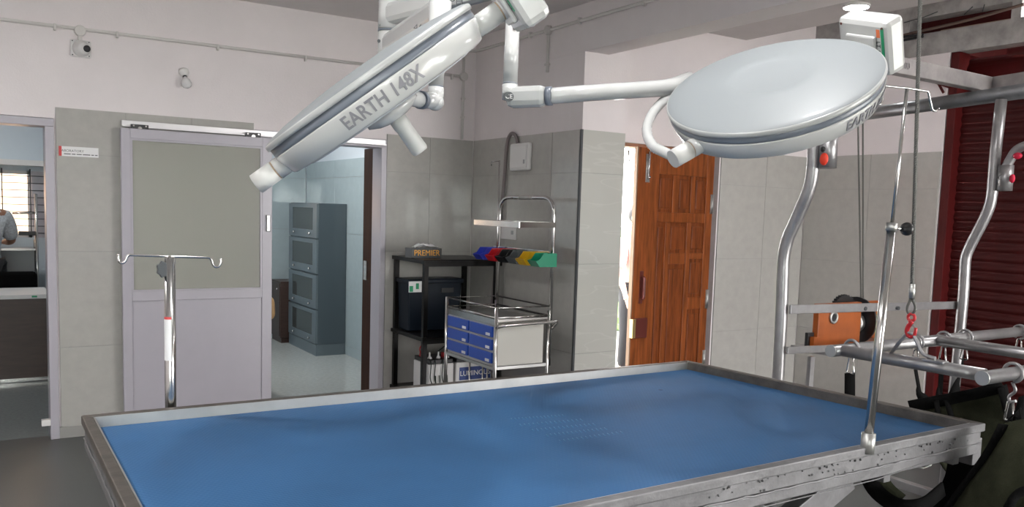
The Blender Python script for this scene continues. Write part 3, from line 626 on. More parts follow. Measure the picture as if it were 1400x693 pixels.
put('arm', MB().tube(rounded([(a.x-.03, 7.35, a.z+.02), (a.x, 7.0, a.z), (a.x, 6.98, a.z-.14), (a.x-.04, 7.05, a.z-.16)], .05), .022, 10), mat('tan_wood', (.52, .32, .14), .4), ac)
put('arm', MB().tube(rounded([(a.x-.53, 7.35, a.z+.02), (a.x-.5, 7.0, a.z), (a.x-.5, 6.98, a.z-.14)], .05), .022, 10), MATS['tan_wood'], ac)
put('seat', MB().box(a.x-.5, a.x-.04, 7.0, 7.42, .43, .48), BLACKP, ac, bevel=.015)
put('backrest', MB().box(a.x-.5, a.x-.03, 7.42, 7.46, .5, .98), BLACKP, ac, bevel=.015)
for x in (a.x-.5, a.x-.04):
    for y in (7.02, 7.42): put('leg', MB().bar((x, y, 0), (x, y, .46), .03, .03), MATS['tan_wood'], ac)

# ---------------- black rack with its contents ----------------
rk = thing('black_rack', 'black slotted metal rack in the tiled corner', 'rack', (3.1, 5.9, 0))
RX0, RX1, RY0, RY1 = 2.80, 3.42, 5.64, 6.16
for x in (RX0, RX1):
    for y in (RY0, RY1): put('leg', MB().box(x-.018, x+.018, y-.018, y+.018, 0, 1.195), BLACKM, rk, bevel=.002)
for z in (1.185, .60, .14):
    sh = put('shelf', MB().box(RX0-.03, RX1+.03, RY0-.03, RY1+.03, z, z+.03), BLACKM, rk, bevel=.004)
    put('lip', MB().box(RX0-.03, RX1+.03, RY0-.033, RY0-.028, z-.02, z+.02), BLACKM, sh)
z = 1.216
tb = thing('tissue_box', 'black tissue box with golden lettering on top of the rack', 'box', (2.88, 5.85, z))
a0, a1 = P(563, 345, 1, 5.8), P(604, 345, 1, 5.8)
put('carton', MB().box(a0.x, a1.x, 5.8, 5.92, z, z+.075), DGREY, tb, bevel=.002)
text('lettering', 'PREMIER', .062, Matrix.Translation(((a0.x+a1.x)/2, 5.7985, z+.038)) @ Matrix.Rotation(PI/2, 4, 'X'), AMBER, tb, .001, sx=.95)
put('tissue', MB().sheet([[(a0.x+.04+.05*i, 5.83+.02*j, z+.078+.035*math.sin(i*1.9+j*1.3)**2*(1 if 0 < i < 4 else .3)) for i in range(5)] for j in range(4)], .002), WHITEL, tb)
zb = .633
nb = thing('navy_storage_bin', 'dark navy plastic bin with a paper label on the middle shelf of the rack', 'bin', (3.03, 6.02, zb))
put('body', MB().hexa([(2.81, 5.93, zb), (3.25, 5.93, zb), (3.25, 6.12, zb), (2.81, 6.12, zb)], [(2.795, 5.925, zb+.40), (3.27, 5.925, zb+.40), (3.27, 6.125, zb+.40), (2.795, 6.125, zb+.40)]), NAVY, nb, bevel=.01)
put('rim', MB().box(2.782, 3.28, 5.91, 6.13, zb+.375, zb+.41), NAVY, nb, bevel=.008)
put('label', MB().box(2.79, 2.90, 5.903, 5.908, zb+.31, zb+.395), WHITEL, nb)
put('label_print', MB().box(2.85, 2.875, 5.901, 5.903, zb+.335, zb+.38).box(2.795, 2.825, 5.901, 5.903, zb+.315, zb+.36), GREENLAB, nb)
put('hand_slot', MB().box(3.08, 3.19, 5.915, 5.922, zb+.30, zb+.335), BLACKP, nb)
zb = .175
for n, (bx0, bx1, lab) in enumerate(((2.84, 3.06, 'white lead-acid battery with black lid and loose cables at the left of the bottom shelf'), (3.08, 3.42, 'larger white battery with navy LUMINOUS label on the bottom shelf'))):
    bt = thing('battery', lab, 'battery', ((bx0+bx1)/2, 5.75, zb), 'batteries on the bottom shelf')
    hgt = .24
    put('case', MB().box(bx0, bx1, 5.64, 5.90, zb, zb+hgt), WPLAS, bt, bevel=.008)
    put('lid', MB().box(bx0+.004, bx1-.004, 5.645, 5.895, zb+hgt, zb+hgt+.035), BLACKP, bt, bevel=.006)
    for k in range(3 if n == 0 else 4):
        x = bx0+.04+k*.075
        put('vent_cap', MB().lathe([(.018, 0), (.016, .01), (.007, .02), (.006, .05), (1e-5, .052)], Matrix.Translation((x, 5.70, zb+hgt+.035)), 12), WPLAS, bt)
    if n == 1:
        put('label', MB().box(bx0+.03, bx1-.03, 5.636, 5.64, zb+.10, zb+.20), NAVYLAB, bt)
        text('lettering', 'LUMINOUS', .055, Matrix.Translation(((bx0+bx1)/2, 5.6345, zb+.15)) @ Matrix.Rotation(PI/2, 4, 'X'), WHITEL, bt, .001)
    else:
        put('terminal', MB().box(bx0+.02, bx0+.06, 5.80, 5.84, zb+hgt+.035, zb+hgt+.06), RED, bt)
        put('terminal', MB().box(bx1-.05, bx1-.01, 5.72, 5.76, zb+hgt+.035, zb+hgt+.07), RED, bt)
cb = thing('battery_cable', 'loose red and black cables hanging over the batteries', 'cable', (2.9, 5.63, .4))
put('red_cable', MB().tube(rounded([(2.86, 5.82, .475), (2.84, 5.8, .52), (2.90, 5.78, .597)], .05), .005, 6), RED, cb)
for dx in (0, .035, .10): put('black_cable', MB().tube(rounded([(2.87+dx, 5.70, .455), (2.86+dx, 5.625, .44), (2.845+dx, 5.62, .30), (2.90+dx, 5.62, .22), (2.895+dx, 5.625, .33)], .05), .0045, 6), mat('cable_green_black', (.01, .02, .015), .4) if 'cable_green_black' not in MATS else MATS['cable_green_black'], cb)
put('black_cable', MB().tube(rounded([(2.98, 5.76, .49), (3.06, 5.75, .55), (3.15, 5.76, .52), (3.2, 5.75, .46)], .05), .005, 6), MATS['cable_green_black'], cb)

# ---------------- instrument trolley ----------------
TX0, TX1, TY0, TY1 = 2.84, 3.255, 4.665, 5.36
tr = thing('instrument_trolley', 'chrome emergency trolley with blue drawers standing in the alcove', 'trolley', ((TX0+TX1)/2, (TY0+TY1)/2, 0))
for x in (TX0, TX1):
    for y in (TY0, TY1):
        zt_ = .965 if x == TX0 else .93
        put('leg', MB().tube([(x, y, .08), (x, y, zt_)], .013, 10), STEEL, tr)
        cs = put('caster', MB().lathe([(.036, -.012), (.04, 0), (.036, .012)], Matrix.Translation((x, y, .04)) @ Matrix.Rotation(PI/2, 4, 'X'), 16), BLACKP, tr)
for z in (.96, .895):
    put('gallery_rail', MB().tube([(TX0, TY0, z), (TX0, TY1, z), (TX1, TY1, z), (TX1, TY0, z), (TX0, TY0, z)], .006 if z > .93 else .009, 8), STEEL, tr)
put('top_tray', MB().box(TX0+.01, TX1-.01, TY0+.01, TY1-.01, .862, .872), STEELB, tr)
put('edge_band', MB().box(TX0-.004, TX0+.004, TY0, TY1, .845, .885).box(TX0, TX1, TY0-.004, TY0+.004, .85, .885), STEEL, tr)
put('side_panel', MB().box(TX0+.01, TX1-.04, TY0-.002, TY0+.004, .575, .842), CREAM, tr)
put('side_panel', MB().box(TX0+.01, TX1-.01, TY1-.004, TY1+.002, .575, .845), CREAM, tr)
put('bottom_rail', MB().box(TX0, TX1, TY0-.006, TY0+.006, .55, .57).box(TX0-.006, TX0+.006, TY0, TY1, .545, .565), STEELB, tr)
put('bottom_pan', MB().box(TX0, TX1, TY0, TY1, .555, .565), STEELB, tr)
put('push_handle', MB().tube(rounded([(TX0+.0, TY0-.005, .83), (TX0+.02, TY0-.05, .85), (TX1+.05, TY0-.05, .86), (TX1+.02, TY0, .80)], .03), .012, 10), STEEL, tr)
for y in (TY0+.1, TY0+.16, TY0+.34): put('lower_bar', MB().tube([(TX0, y, .2), (TX0, y, .555)], .006, 6), STEEL, tr)
# drawer unit
put('drawer_frame', MB().box(TX0+.003, TX0+.32, TY0+.02, TY1-.02, .567, .860), GREYPL, tr)
ymid = (TY0+TY1)/2; first = None; zz0, zz1 = .580, .842; dh = (zz1-zz0)/3
for c_ in range(2):
    for k in range(3):
        y0_, y1_ = (TY0+.035, ymid-.012) if c_ == 0 else (ymid+.012, TY1-.035)
        if first is None:
            first = put('drawer', MB().box(-.012, .003, -.150, .150, -(dh/2-.008), dh/2-.008), BLUEPL, tr, loc=None, local=True, bevel=.003)
            first.location = V((TX0, (y0_+y1_)/2, zz0+dh*(k+.5)))-wloc(tr)
            put('label_holder', MB().box(-.0155, -.012, -.125, -.075, -.028, -.010), WHITEL, first, local=True)
        else:
            n_ = copy_tree(first, tr); n_.location = V((TX0, (y0_+y1_)/2, zz0+dh*(k+.5)))-wloc(tr)
# rear hoop with tray
hx = 3.27
put('hoop', MB().tube(rounded([(hx, TY0, .55), (hx, TY0, 1.695), (hx, TY1+.01, 1.695), (hx, TY1+.01, .55)], .13, 8), .0135, 12), STEEL, tr)
put('bin_rail', MB().box(hx-.03, hx-.02, TY0-.0, TY1+.04, 1.315, 1.335), STEEL, tr)
put('grip_sleeve', MB().tube([(hx, 4.93, 1.695), (hx, 5.10, 1.695)], .0145, 12), SATIN, tr)
tp = [P(x, y, 2, zv) for x, y, zv in ((647, 305, 1.5), (716, 311, 1.5))]
tA, tB = V((2.90, 5.12, 1.495)), V((2.93, 4.60, 1.495))
t0 = [V((2.90, 5.10, 1.495)), V((2.84, 4.42, 1.495)), V((3.24, 4.60, 1.495)), V((3.24, 5.14, 1.495))]
ty = put('swing_tray', MB().prism(t0, (0, 0, .004)), STEEL, tr)
for i in range(4):
    a, b = t0[i], t0[(i+1) % 4]; put('tray_rim', MB().prism([a, b, b+V((0, 0, .035)), a+V((0, 0, .035))], (b-a).cross(V((0, 0, 1))).normalized()*.003), STEEL, ty)
put('drip_rod', MB().tube([P(683, 220, 0, 3.2)+V((0, 0, -1.0)), P(683, 220, 0, 3.2)], .006, 8).tube(rounded([P(683, 220, 0, 3.2), P(672, 221, 0, 3.2), P(672, 227, 0, 3.2)], .01), .004, 6), STEEL, tr)
# coloured bins
order = [('blue', 664, 'leftmost'), ('red', 681, ''), ('black', 695, ''), ('grey', 710, ''), ('yellow', 724, ''), ('green', 741, 'rightmost')]
for cname, px, _ in order:
    c_ = P(px, 352, 0, 3.15); y = c_.y
    lb = {'blue': 'blue open-front bin, farthest in the row on the trolley hoop', 'red': 'red open-front bin between the blue and black bins', 'black': 'black open-front bin between the red and grey bins', 'grey': 'grey open-front bin between the black and yellow bins', 'yellow': 'yellow open-front bin beside the green bin', 'green': 'green open-front bin, nearest in the row on the trolley hoop'}[cname]
    bn = thing('parts_bin', lb, 'bin', (3.16, y, 1.235), 'coloured bins on the trolley hoop')
    hw = .052; t_ = .004
    def pr_(y0, y1, xs): return [(x, y0, z) for x, z in xs]
    sidep = [(3.235, 1.235), (3.10, 1.235), (3.065, 1.275), (3.10, 1.285), (3.13, 1.325), (3.235, 1.325)]
    for yy in (y-hw, y+hw-t_): put('side', MB().prism([(x, yy, z) for x, z in sidep], (0, t_, 0)), BINM[cname], bn)
    put('base', MB().box(3.10, 3.235, y-hw+t_, y+hw-t_, 1.235, 1.24), BINM[cname], bn)
    put('back', MB().box(3.231, 3.235, y-hw+t_, y+hw-t_, 1.24, 1.325), BINM[cname], bn)
    put('front', MB().prism([(3.10, y-hw+t_, 1.235), (3.065, y-hw+t_, 1.275), (3.069, y-hw+t_, 1.277), (3.104, y-hw+t_, 1.239)], (0, 2*(hw-t_), 0)), BINM[cname], bn)

# =====================================================================
# THE OPERATING TABLE
# =====================================================================
ZR = .93
tbq = lambda px, py: P(px, py, 2, ZR)
oFL, oFR, oNR = tbq(110.8, 567.6), tbq(940, 492.4), tbq(1348, 578.6)
def isect(a, b, c, d):
    r_, s_ = (b-a), (d-c); t = ((c-a).x*s_.y-(c-a).y*s_.x)/(r_.x*s_.y-r_.y*s_.x); return a+r_*t
oNL = isect(oFL, tbq(170.6, 693), oNR, tbq(781, 695))
def off_line(a, b, d):      # the edge a-b moved inwards by d
    n_ = V((-(b-a).y, (b-a).x, 0)).normalized(); m_ = (oFL+oFR+oNR+oNL)/4
    if (m_-a).dot(n_) < 0: n_ = -n_
    return a+n_*d, b+n_*d
def inner_quad(q, d):
    L_ = [off_line(q[i], q[(i+1) % 4], d) for i in range(4)]
    return [isect(*L_[i-1], *L_[i]) for i in range(4)]
iFL, iFR, iNR, iNL = inner_quad([oFL, oFR, oNR, oNL], .031)
Ocr = [oFL, oFR, oNR, oNL]; Icr = [iFL, iFR, iNR, iNL]
cen = sum(Ocr, V((0, 0, 0)))/4
opt = thing('operating_table', 'large steel animal operating table with raised rim and blue mat', 'table', (cen.x, cen.y, 0))
dz = lambda p, z: V((p.x, p.y, z))
for i in range(4):
    j = (i+1) % 4; a, b, c, d_ = Ocr[i], Ocr[j], Icr[j], Icr[i]
    m_ = [RIMT, RIMT, SILVER, RIMT][i]
    ld = 'silver painted near rim' if i == 2 else None
    put('rim_rail', MB().hexa([dz(a, ZR-.028), dz(b, ZR-.028), dz(c, ZR-.028), dz(d_, ZR-.028)], [dz(a, ZR), dz(b, ZR), dz(c, ZR), dz(d_, ZR)]), m_, opt, bevel=.003, label=ld)
    # inner wall of the tray
    ins = (cen-(c+d_)/2); ins.z = 0; ins = ins.normalized()*.004
    put('tray_wall', MB().hexa([dz(d_, ZR-.075), dz(c, ZR-.075), dz(c+ins, ZR-.075), dz(d_+ins, ZR-.075)], [dz(d_, ZR-.002), dz(c, ZR-.002), dz(c+ins, ZR-.002), dz(d_+ins, ZR-.002)]), RIMT if i == 1 else SATIN, opt)  # right wall takes the dark rim steel, its shade put into the colour
def inset(q, d): return inner_quad(q, d*.75)
K = inset(Ocr, .012); K2 = inset(Ocr, .040)
for i in range(4):
    j = (i+1) % 4
    put('skirt', MB().hexa([dz(K[i], ZR-.07), dz(K[j], ZR-.07), dz(K2[j], ZR-.07), dz(K2[i], ZR-.07)], [dz(K[i], ZR-.029), dz(K[j], ZR-.029), dz(K2[j], ZR-.029), dz(K2[i], ZR-.029)]), SILVER, opt, bevel=.002)
K = inset(Ocr, .010); K2 = inset(Ocr, .085)
for i in (0, 2, 3):
    j = (i+1) % 4
    put('frame_rail', MB().hexa([dz(K[i], ZR-.105), dz(K[j], ZR-.105), dz(K2[j], ZR-.105), dz(K2[i], ZR-.105)], [dz(K[i], ZR-.074), dz(K[j], ZR-.074), dz(K2[j], ZR-.074), dz(K2[i], ZR-.074)]), SILVER, opt, bevel=.003)
Kr = inset(Ocr, .07)
# end cross tube with its open end at the near right corner
cA = P(1337, 619, 1, 1.53)
put('cross_tube', MB().box(cA.x-.03, cA.x+.022, 1.53, 2.7, .775, .868), SILVER, opt, bevel=.004)
put('tray_floor', MB().hexa([dz(p, ZR-.078) for p in inset(Icr, .001)], [dz(p, ZR-.072) for p in inset(Icr, .001)]), SATIN, opt)
# weld bead along the skirt
wb = MB()
for i in (2, 3):
    a, b = inset(Ocr, .0105)[i], inset(Ocr, .0105)[(i+1) % 4]; n = 90 if i == 2 else 40; pts = []
    for k in range(n+1):
        p = a.lerp(b, k/n); pts.append(V((p.x+random.uniform(-.002, .002), p.y-(.001 if i == 2 else 0), ZR-.072+random.uniform(-.002, .002))))
    wb.tube(pts, .0035, 6)
for k in range(60):
    p = inset(Ocr, .0105)[2].lerp(inset(Ocr, .0105)[3], random.uniform(.02, .5)); wb.sphere((p.x, p.y-.001, ZR-random.choice((.033, .05, .036, .064))), random.uniform(.0015, .004), 6)
put('weld_bead', wb, SILVER, opt)
for px, py in ((1303, 629), (1209, 652)):
    a = P(px, py-10, 1, 1.53); put('bracket', MB().box(a.x-.022, a.x+.012, 1.515, 1.56, a.z-.035, a.z+.012), SILVER, opt, bevel=.002)
put('wire_loop', MB().tube([P(x, y, 1, 1.6) for x, y in ((1250, 637), (1262, 640), (1272, 636), (1276, 628))], .004, 6), SATIN, opt)
put('brake_cable', MB().tube([P(1290, 622, 1, 1.51), P(1200, 655, 1, 1.50), P(1040, 694, 1, 1.49), P(900, 735, 1, 1.49)], .0018, 6), SILVER, opt)
# scissor lift
for yy in (1.62, 2.5):
    put('scissor_arm', MB().bar((.75, yy, .14), (2.30, yy, .80), .05, .09), SILVER, opt, bevel=.003)
    put('scissor_arm', MB().bar((2.30, yy+.055, .14), (.75, yy+.055, .80), .05, .09), SILVER, opt, bevel=.003)
    put('base_rail', MB().box(.45, 2.6, yy-.03, yy+.09, .03, .11), SILVER, opt, bevel=.003)
for x in (.55, 2.5): put('base_cross', MB().box(x-.03, x+.03, 1.6, 2.6, .0, .05), SILVER, opt)
put('lift_cylinder', MB().tube([(1.2, 2.05, .15), (1.9, 2.05, .72)], .035, 14), DGREY, opt)
# mat
def lp(q, u, v): return q[3].lerp(q[2], u).lerp(q[0].lerp(q[1], u), v)
mg = MB(); IQ = inset(Icr, .006); nu, nv = 90, 50; gv = []
for j in range(nv+1):
    for i in range(nu+1):
        p = lp(IQ, i/nu, j/nv); gv.append(V((p.x, p.y, ZR-.036+.0012*math.sin(p.x*3.1)*math.cos(p.y*2.3))))
gf = [(j*(nu+1)+i, j*(nu+1)+i+1, (j+1)*(nu+1)+i+1, (j+1)*(nu+1)+i) for j in range(nv) for i in range(nu)]
mg.add(gv, gf, True)
nb_ = len(mg.v); bot = [dz(p, ZR-.071) for p in IQ]; mg.hexa(bot, [dz(p, ZR-.0375) for p in IQ])
mt_ = tag(put('foam_mat', mg, FOAM), 'blue textured foam mat lying inside the table rim', 'mat')
# small chevron ridges moulded in the mat centre and a nick
rg = MB()
base = [(700, 573, 770, 568), (712, 581, 795, 574), (729, 588, 812, 580), (748, 595, 828, 586), (766, 603, 850, 591)]
for x0, y0, x1, y1 in base:
    for k in range(15):
        t = k/14; c_ = P(x0+(x1-x0)*t, y0+(y1-y0)*t, 2, ZR-.0362); rg.tube([c_+V((-.004, -.012, 0)), c_+V((.004, .012, 0))], .0016, 6)
put('ridge_pattern', rg, mat('ridge_blue', (.075, .20, .36), .6), mt_, 'stuff')
put('nick', MB().sphere(P(903, 533, 2, ZR-.0352), .010, 8, (1, 1, .12)), mat('nick_blue', (.015, .05, .14), .7), mt_)

# drip stand left (behind the table)
yl = 2.885
iv = thing('drip_stand', 'short chrome drip pole with a two-hook crossbar at the far rim of the table', 'drip stand', (.505, yl, .3))
a, b = P(232, 575, 1, yl), P(232, 353, 1, yl); px_ = (a.x+b.x)/2
put('outer_tube', MB().tube([(b.x, yl, .55), (b.x, yl, b.z)], .0175, 18), STEEL, iv)
put('clamp', MB().box(b.x-.03, b.x+.03, yl-.03, yl+.02, .84, .90), SILVER, iv, bevel=.003)
zt_ = P(232, 349.5, 1, yl).z
put('inner_rod', MB().tube([(b.x, yl, b.z-.05), (b.x, yl, zt_)], .006, 8), STEEL, iv)
hp = [P(x, y, 1, yl) for x, y in ((162, 347), (161.5, 354), (163, 358.5), (167.5, 360), (171.5, 357), (173, 352), (176, 348.5), (232, 350.5), (287, 352), (289.5, 356), (291, 362), (295, 365.5), (299.5, 364), (302, 359), (302, 353))]
put('hook_bar', MB().tube(rounded(hp, .012, 3), .0042, 10), STEEL, iv)
kx = P(219, 368, 1, yl)
st = []
for k in range(14):
    r_ = .029 if k % 2 == 0 else .023; t = 2*PI*k/14; st.append((kx.x+.008+r_*math.cos(t)*.75, yl-.012, kx.z+r_*math.sin(t)))
put('star_knob', MB().prism(st, (0, .02, 0)), DGREY, iv, bevel=.003)
def half_wrap(z0, z1):
    vs = []; fs = []; n = 8
    for zq in (z0, z1):
        for k in range(n+1):
            t = PI+.55*PI*k/n-.12; vs.append((b.x+.0181*math.cos(t), yl+.0181*math.sin(t), zq))
    for k in range(n): fs.append((k, k+1, n+2+k, n+1+k))
    return MB().add(vs, fs, True)
put('sticker', half_wrap(P(232, 492, 1, yl).z, P(232, 436, 1, yl).z), WHITEL, iv)
put('sticker_red', half_wrap(P(232, 436, 1, yl).z, P(232, 432.5, 1, yl).z), REDLAB, iv)

# drip stand right (on the near rim)
pb, pt = tbq(1187.5, 611), P(1219.5, 305, 1, 1.52); pb = V((pb.x, pb.y+.004, ZR))
ir = thing('drip_stand', 'tall telescopic chrome drip pole with black knob on the near rim of the table', 'drip stand', tuple(pb))
d_ = (pt-pb)
put('socket', MB().tube([pb+V((0, 0, -.02)), pb+d_*.062], .0205, 18), SATIN, ir)
put('outer_tube', MB().tube([pb, pt], .0135, 18, r2=.0135), STEEL, ir)
put('collar', MB().tube([pt-d_*.035, pt], .0165, 16), SATIN, ir)
pt2 = P(1240, 121, 1, 1.52)
put('inner_rod', MB().tube([pt-d_*.05, pt2], .0052, 12), STEEL, ir)
hb_ = [P(x, y, 1, 1.52) for x, y in ((1201, 137), (1202, 144), (1206, 140), (1207, 117), (1240, 120.5), (1269, 125), (1271.5, 137), (1274.5, 151), (1279, 152), (1284, 148))]
put('hook_bar', MB().tube(rounded(hb_, .008, 3), .0034, 10), STEEL, ir)
k0, k1, k2, k3 = P(1222, 312, 1, 1.52), P(1233, 313, 1, 1.52), P(1238, 313, 1, 1.52), P(1246, 313, 1, 1.52)
kn = put('clamp_screw', MB().tube([k0, k2], .004, 8), STEEL, ir)
dk_ = (k3-k2).normalized(); Mk = Matrix.Translation(k1) @ frame_from(dk_, (0, 0, 1))
put('knob', MB().lathe([(.008, 0), (.010, .012), (.019, .018), (.021, .026), (.019, .032), (1e-5, .033)], Mk, 14), BLACKP, ir, label='black clamping knob')

# =====================================================================
# SURGICAL LIGHTS
# =====================================================================
RL = .31
def lamp_head(name, label, c, n, knobdir, ringtilt, ringspan, lettering_at, scale=1.0, box_flip=1, box_at=.055):
    M = Matrix.Translation(c) @ frame_from(n, knobdir) @ Matrix.Scale(scale, 4)
    h = thing(name, label, 'surgical light', tuple(c), 'twin surgical lights on the ceiling mount')
    R = RL
    put('top_cover', MB().lathe([(R-.0045, -.004), (R-.004, -.0005), (R-.006, .001), (R*.94, .0052), (R*.90, .0078), (R*.80, .0125), (R*.62, .0185), (R*.46, .0225), (R*.40, .0235), (R*.37, .0215), (R*.34, .0200), (1e-5, .0198)], M, 96), LAMPD, h)
    put('rim_lip', MB().lathe([(R-.010, -.016), (R-.001, -.0155), (R, -.010), (R, -.004), (R-.002, -.001), (R-.0042, -.0002)], M, 96), LAMPL, h, label='bright white lip round the edge')
    put('stripe_band', MB().lathe([(R-.0065, -.036), (R-.0055, -.030), (R-.0065, -.013)], M, 96), LAMPS, h, label='blue-grey band round the rim')
    put('housing', MB().lathe([(1e-5, -.094), (R-.045, -.094), (R-.028, -.0925), (R-.020, -.088), (R-.0045, -.040), (R-.0055, -.0365), (R-.010, -.036)], M, 96), LAMPW, h)
    put('diffuser', MB().lathe([(1e-5, -.098), (R-.07, -.098), (R-.065, -.094)], M, 64), LENS, h)
    # central handle
    hub = put('handle_hub', MB().lathe([(.075, -.10), (.075, -.112), (.05, -.125), (.03, -.13), (1e-5, -.13)], M, 32), LAMPW, h)
    put('sterile_handle', MB().lathe([(.023, -.128), (.023, -.150), (.021, -.16), (.0225, -.225), (.019, -.232), (1e-5, -.233)], M, 24), GRIP, hub)
    # radial grip (knob) at +x, pivot at -x
    zc_ = -.060
    def rad(s0, s1, r0, seg=28, m=GRIP, nm='grip', par=None, r1=None):
        A = M @ V((s0, 0, zc_)); B = M @ V((s1, 0, zc_)); return put(nm, MB().tube([A, B], r0*scale, seg, r2=(r1 or r0)*scale), m, par or h)
    rad(R-.05, R+.012, .0265, nm='grip_collar', m=LAMPW)
    rad(R+.012, R+.016, .0245, nm='grip_groove', m=PUTTY)
    g_ = rad(R+.016, R+.076, .0265, nm='grip')
    rad(-(R-.03), -(R+.055), .027, nm='pivot', m=LAMPW); rad(-(R+.055), -(R+.059), .0255, nm='pivot_groove', m=PUTTY); (rad(-(R+.059), -(R+.08), .027, nm='pivot', m=LAMPW) if box_at > .06 else None)
    # half-ring yoke from the grip collar round to the control box
    MR = M @ Matrix.Translation((0, 0, zc_)) @ Matrix.Rotation(ringtilt, 4, 'X')
    RR = R+.072; pts = [MR @ V((R+.035, 0, 0)), MR @ V((RR-.01, .015*ringspan, 0))]+[MR @ V((RR*math.cos(t), RR*math.sin(t)*ringspan, 0)) for t in [PI*(.06+.88*k/28) for k in range(29)]]+[MR @ V((-RR-.01, .015*ringspan, 0)), MR @ V((-R-.10, 0, 0))]
    put('yoke_ring', MB().tube(rounded(pts[:3], .02, 2)[:-1]+pts[3:], .0155*scale, 16), LAMPW, h)
    # control box
    bm = MB(); bx_ = -(R+box_at)
    bb = put('control_box', MB().box(bx_-.075, bx_, -.095, .095, zc_-.075, zc_+.10, M), LAMPW, h, bevel=.018)
    put('boss', MB().box(bx_, bx_+.012, -.055, .055, zc_-.045, zc_+.055, M), LAMPW, bb, bevel=.008)
    for yy in (-.085, .085): put('screw', MB().tube([M @ V((bx_, yy*.9, zc_+.08)), M @ V((bx_+.002, yy*.9, zc_+.08))], .004, 8), LOCKB, bb)
    put('green_label', MB().box(bx_, bx_+.0012, .076*box_flip-.005, .076*box_flip+.005, zc_-.02, zc_+.08, M), GREENLAB, bb)
    put('orange_label', MB().box(bx_, bx_+.0012, .062*box_flip-.007, .062*box_flip+.005, zc_+.05, zc_+.075, M), ORANGELAB, bb)
    Mt = M @ Matrix.Translation((bx_+.0013, .060*box_flip, zc_+.012)) @ Matrix(((0, 0, 1, 0), (1, 0, 0, 0), (0, 1, 0, 0), (0, 0, 0, 1))) @ Matrix.Rotation(-PI/2*box_flip, 4, 'Z')
    text('lettering', 'LT 148', .019, Mt, DGREY, bb, .0003)
    # rim lettering
    def bend(p):
        ang = lettering_at+p.x/(R-.02); zz_ = -.0645+p.y*.95; r_ = R-.0040-.325*(-.040-zz_)+p.z+.0006; return V((r_*math.cos(ang), r_*math.sin(ang), zz_))
    text('rim_lettering', 'EARTH 148X', .046, M, LETT, h, .0010, bend=bend, bold=.0009, spacing=1.02, sx=.80)
    return h, M, MR
n2 = V((-.511, -.206, .834)); c2 = D(1055.1, 113, 2.455)
# grip direction of lamp two: the point of its disc plane under pixel (975,186)
dr = D(982, 180, 1)-CAM; t_ = (c2-n2*.055-CAM).dot(n2)/dr.dot(n2); kd2 = (CAM+dr*t_)-c2
h2, M2, MR2 = lamp_head('surgical_light', 'round white surgical light showing its smooth top face over the right end of the table', c2, n2, kd2, .0, -1, PI/2+.26)
s1 = D(513, 119.5, 2.11); vd = (s1-CAM).normalized()
ximg = _r*273+_u*194; ximg = (ximg-vd*ximg.dot(vd)).normalized(); n1 = vd.cross(ximg); n1 = n1 if n1.z > 0 else -n1
c1 = s1+n1*.036
h1, M1, MR1 = lamp_head('surgical_light', 'round white surgical light seen edge-on, handle pointing down, over the left half of the table', c1, n1, -ximg, .0, -1, PI/2, box_at=.075)

# ceiling mount: column, two arms, two drop tubes
mo_ = thing('surgical_light_mount', 'white ceiling column with two jointed arms carrying the surgical lights', 'ceiling mount', (1.2, 2.75, 3.02))
cc = D(531, 30, 2.95); ccx, ccy = cc.x, cc.y
put('column', MB().tube([(ccx, ccy, cc.z-.10), (ccx, ccy, 3.02)], .031, 24), LAMPW, mo_)
put('ceiling_flange', MB().lathe([(.12, 0), (.12, -.02), (.06, -.05)], Matrix.Translation((ccx, ccy, 3.019)), 32), LAMPW, mo_)
z1, z2 = D(531, 60, 2.95).z, D(531, 24, 2.95).z
put('hub', MB().tube([(ccx, ccy, z1-.055), (ccx, ccy, z1+.04)], .036, 24), LAMPW, mo_)
put('hub', MB().tube([(ccx, ccy, z2-.04), (ccx, ccy, z2+.055)], .036, 24), LAMPW, mo_)
for zg in (z1+.045, z2+.058, z2-.045): put('joint_ring', MB().tube([(ccx, ccy, zg-.002), (ccx, ccy, zg+.002)], .0365, 24), LAMPS, mo_)
s6, s7 = D(601, 30, 2.42), D(698, 0, 2.48)
a6 = D(601, 20, 2.42)
put('horizontal_arm', MB().bar((ccx, ccy, z1-.005), (s6.x, s6.y, z1-.005), .055, .075), LAMPW, mo_, bevel=.02)
put('horizontal_arm', MB().bar((ccx, ccy, z2+.01), (s7.x, s7.y, z2+.01), .055, .075), LAMPW, mo_, bevel=.02)
put('drop_sleeve', MB().tube([D(602, 3, 2.42), D(600, 82, 2.42)], .0325, 24), LAMPW, mo_)
put('drop_tube', MB().tube([D(600, 70, 2.42), D(596, 119, 2.42)], .021, 20), LAMPW, mo_)
put('joint_ring', MB().tube([D(596, 118.5, 2.42), D(596, 120, 2.42)], .0225, 20), LAMPS, mo_)
el = put('elbow', MB().tube(rounded([D(596, 120, 2.42), D(595.5, 137, 2.42), D(575, 137, 2.36)], .035), .0235, 20).sphere(D(595, 139, 2.42), .026, 16), LAMPW, mo_)
put('joint_ring', MB().tube([D(578, 137, 2.37), D(574, 136.5, 2.355)], .0255, 20), LAMPS, mo_)
ringmid1 = MR1 @ V((.10, -(RL+.085), 0))
put('spring_arm', MB().tube([D(577, 137, 2.365), D(535, 129, 2.30), ringmid1], .0225, 20), LAMPW, mo_)
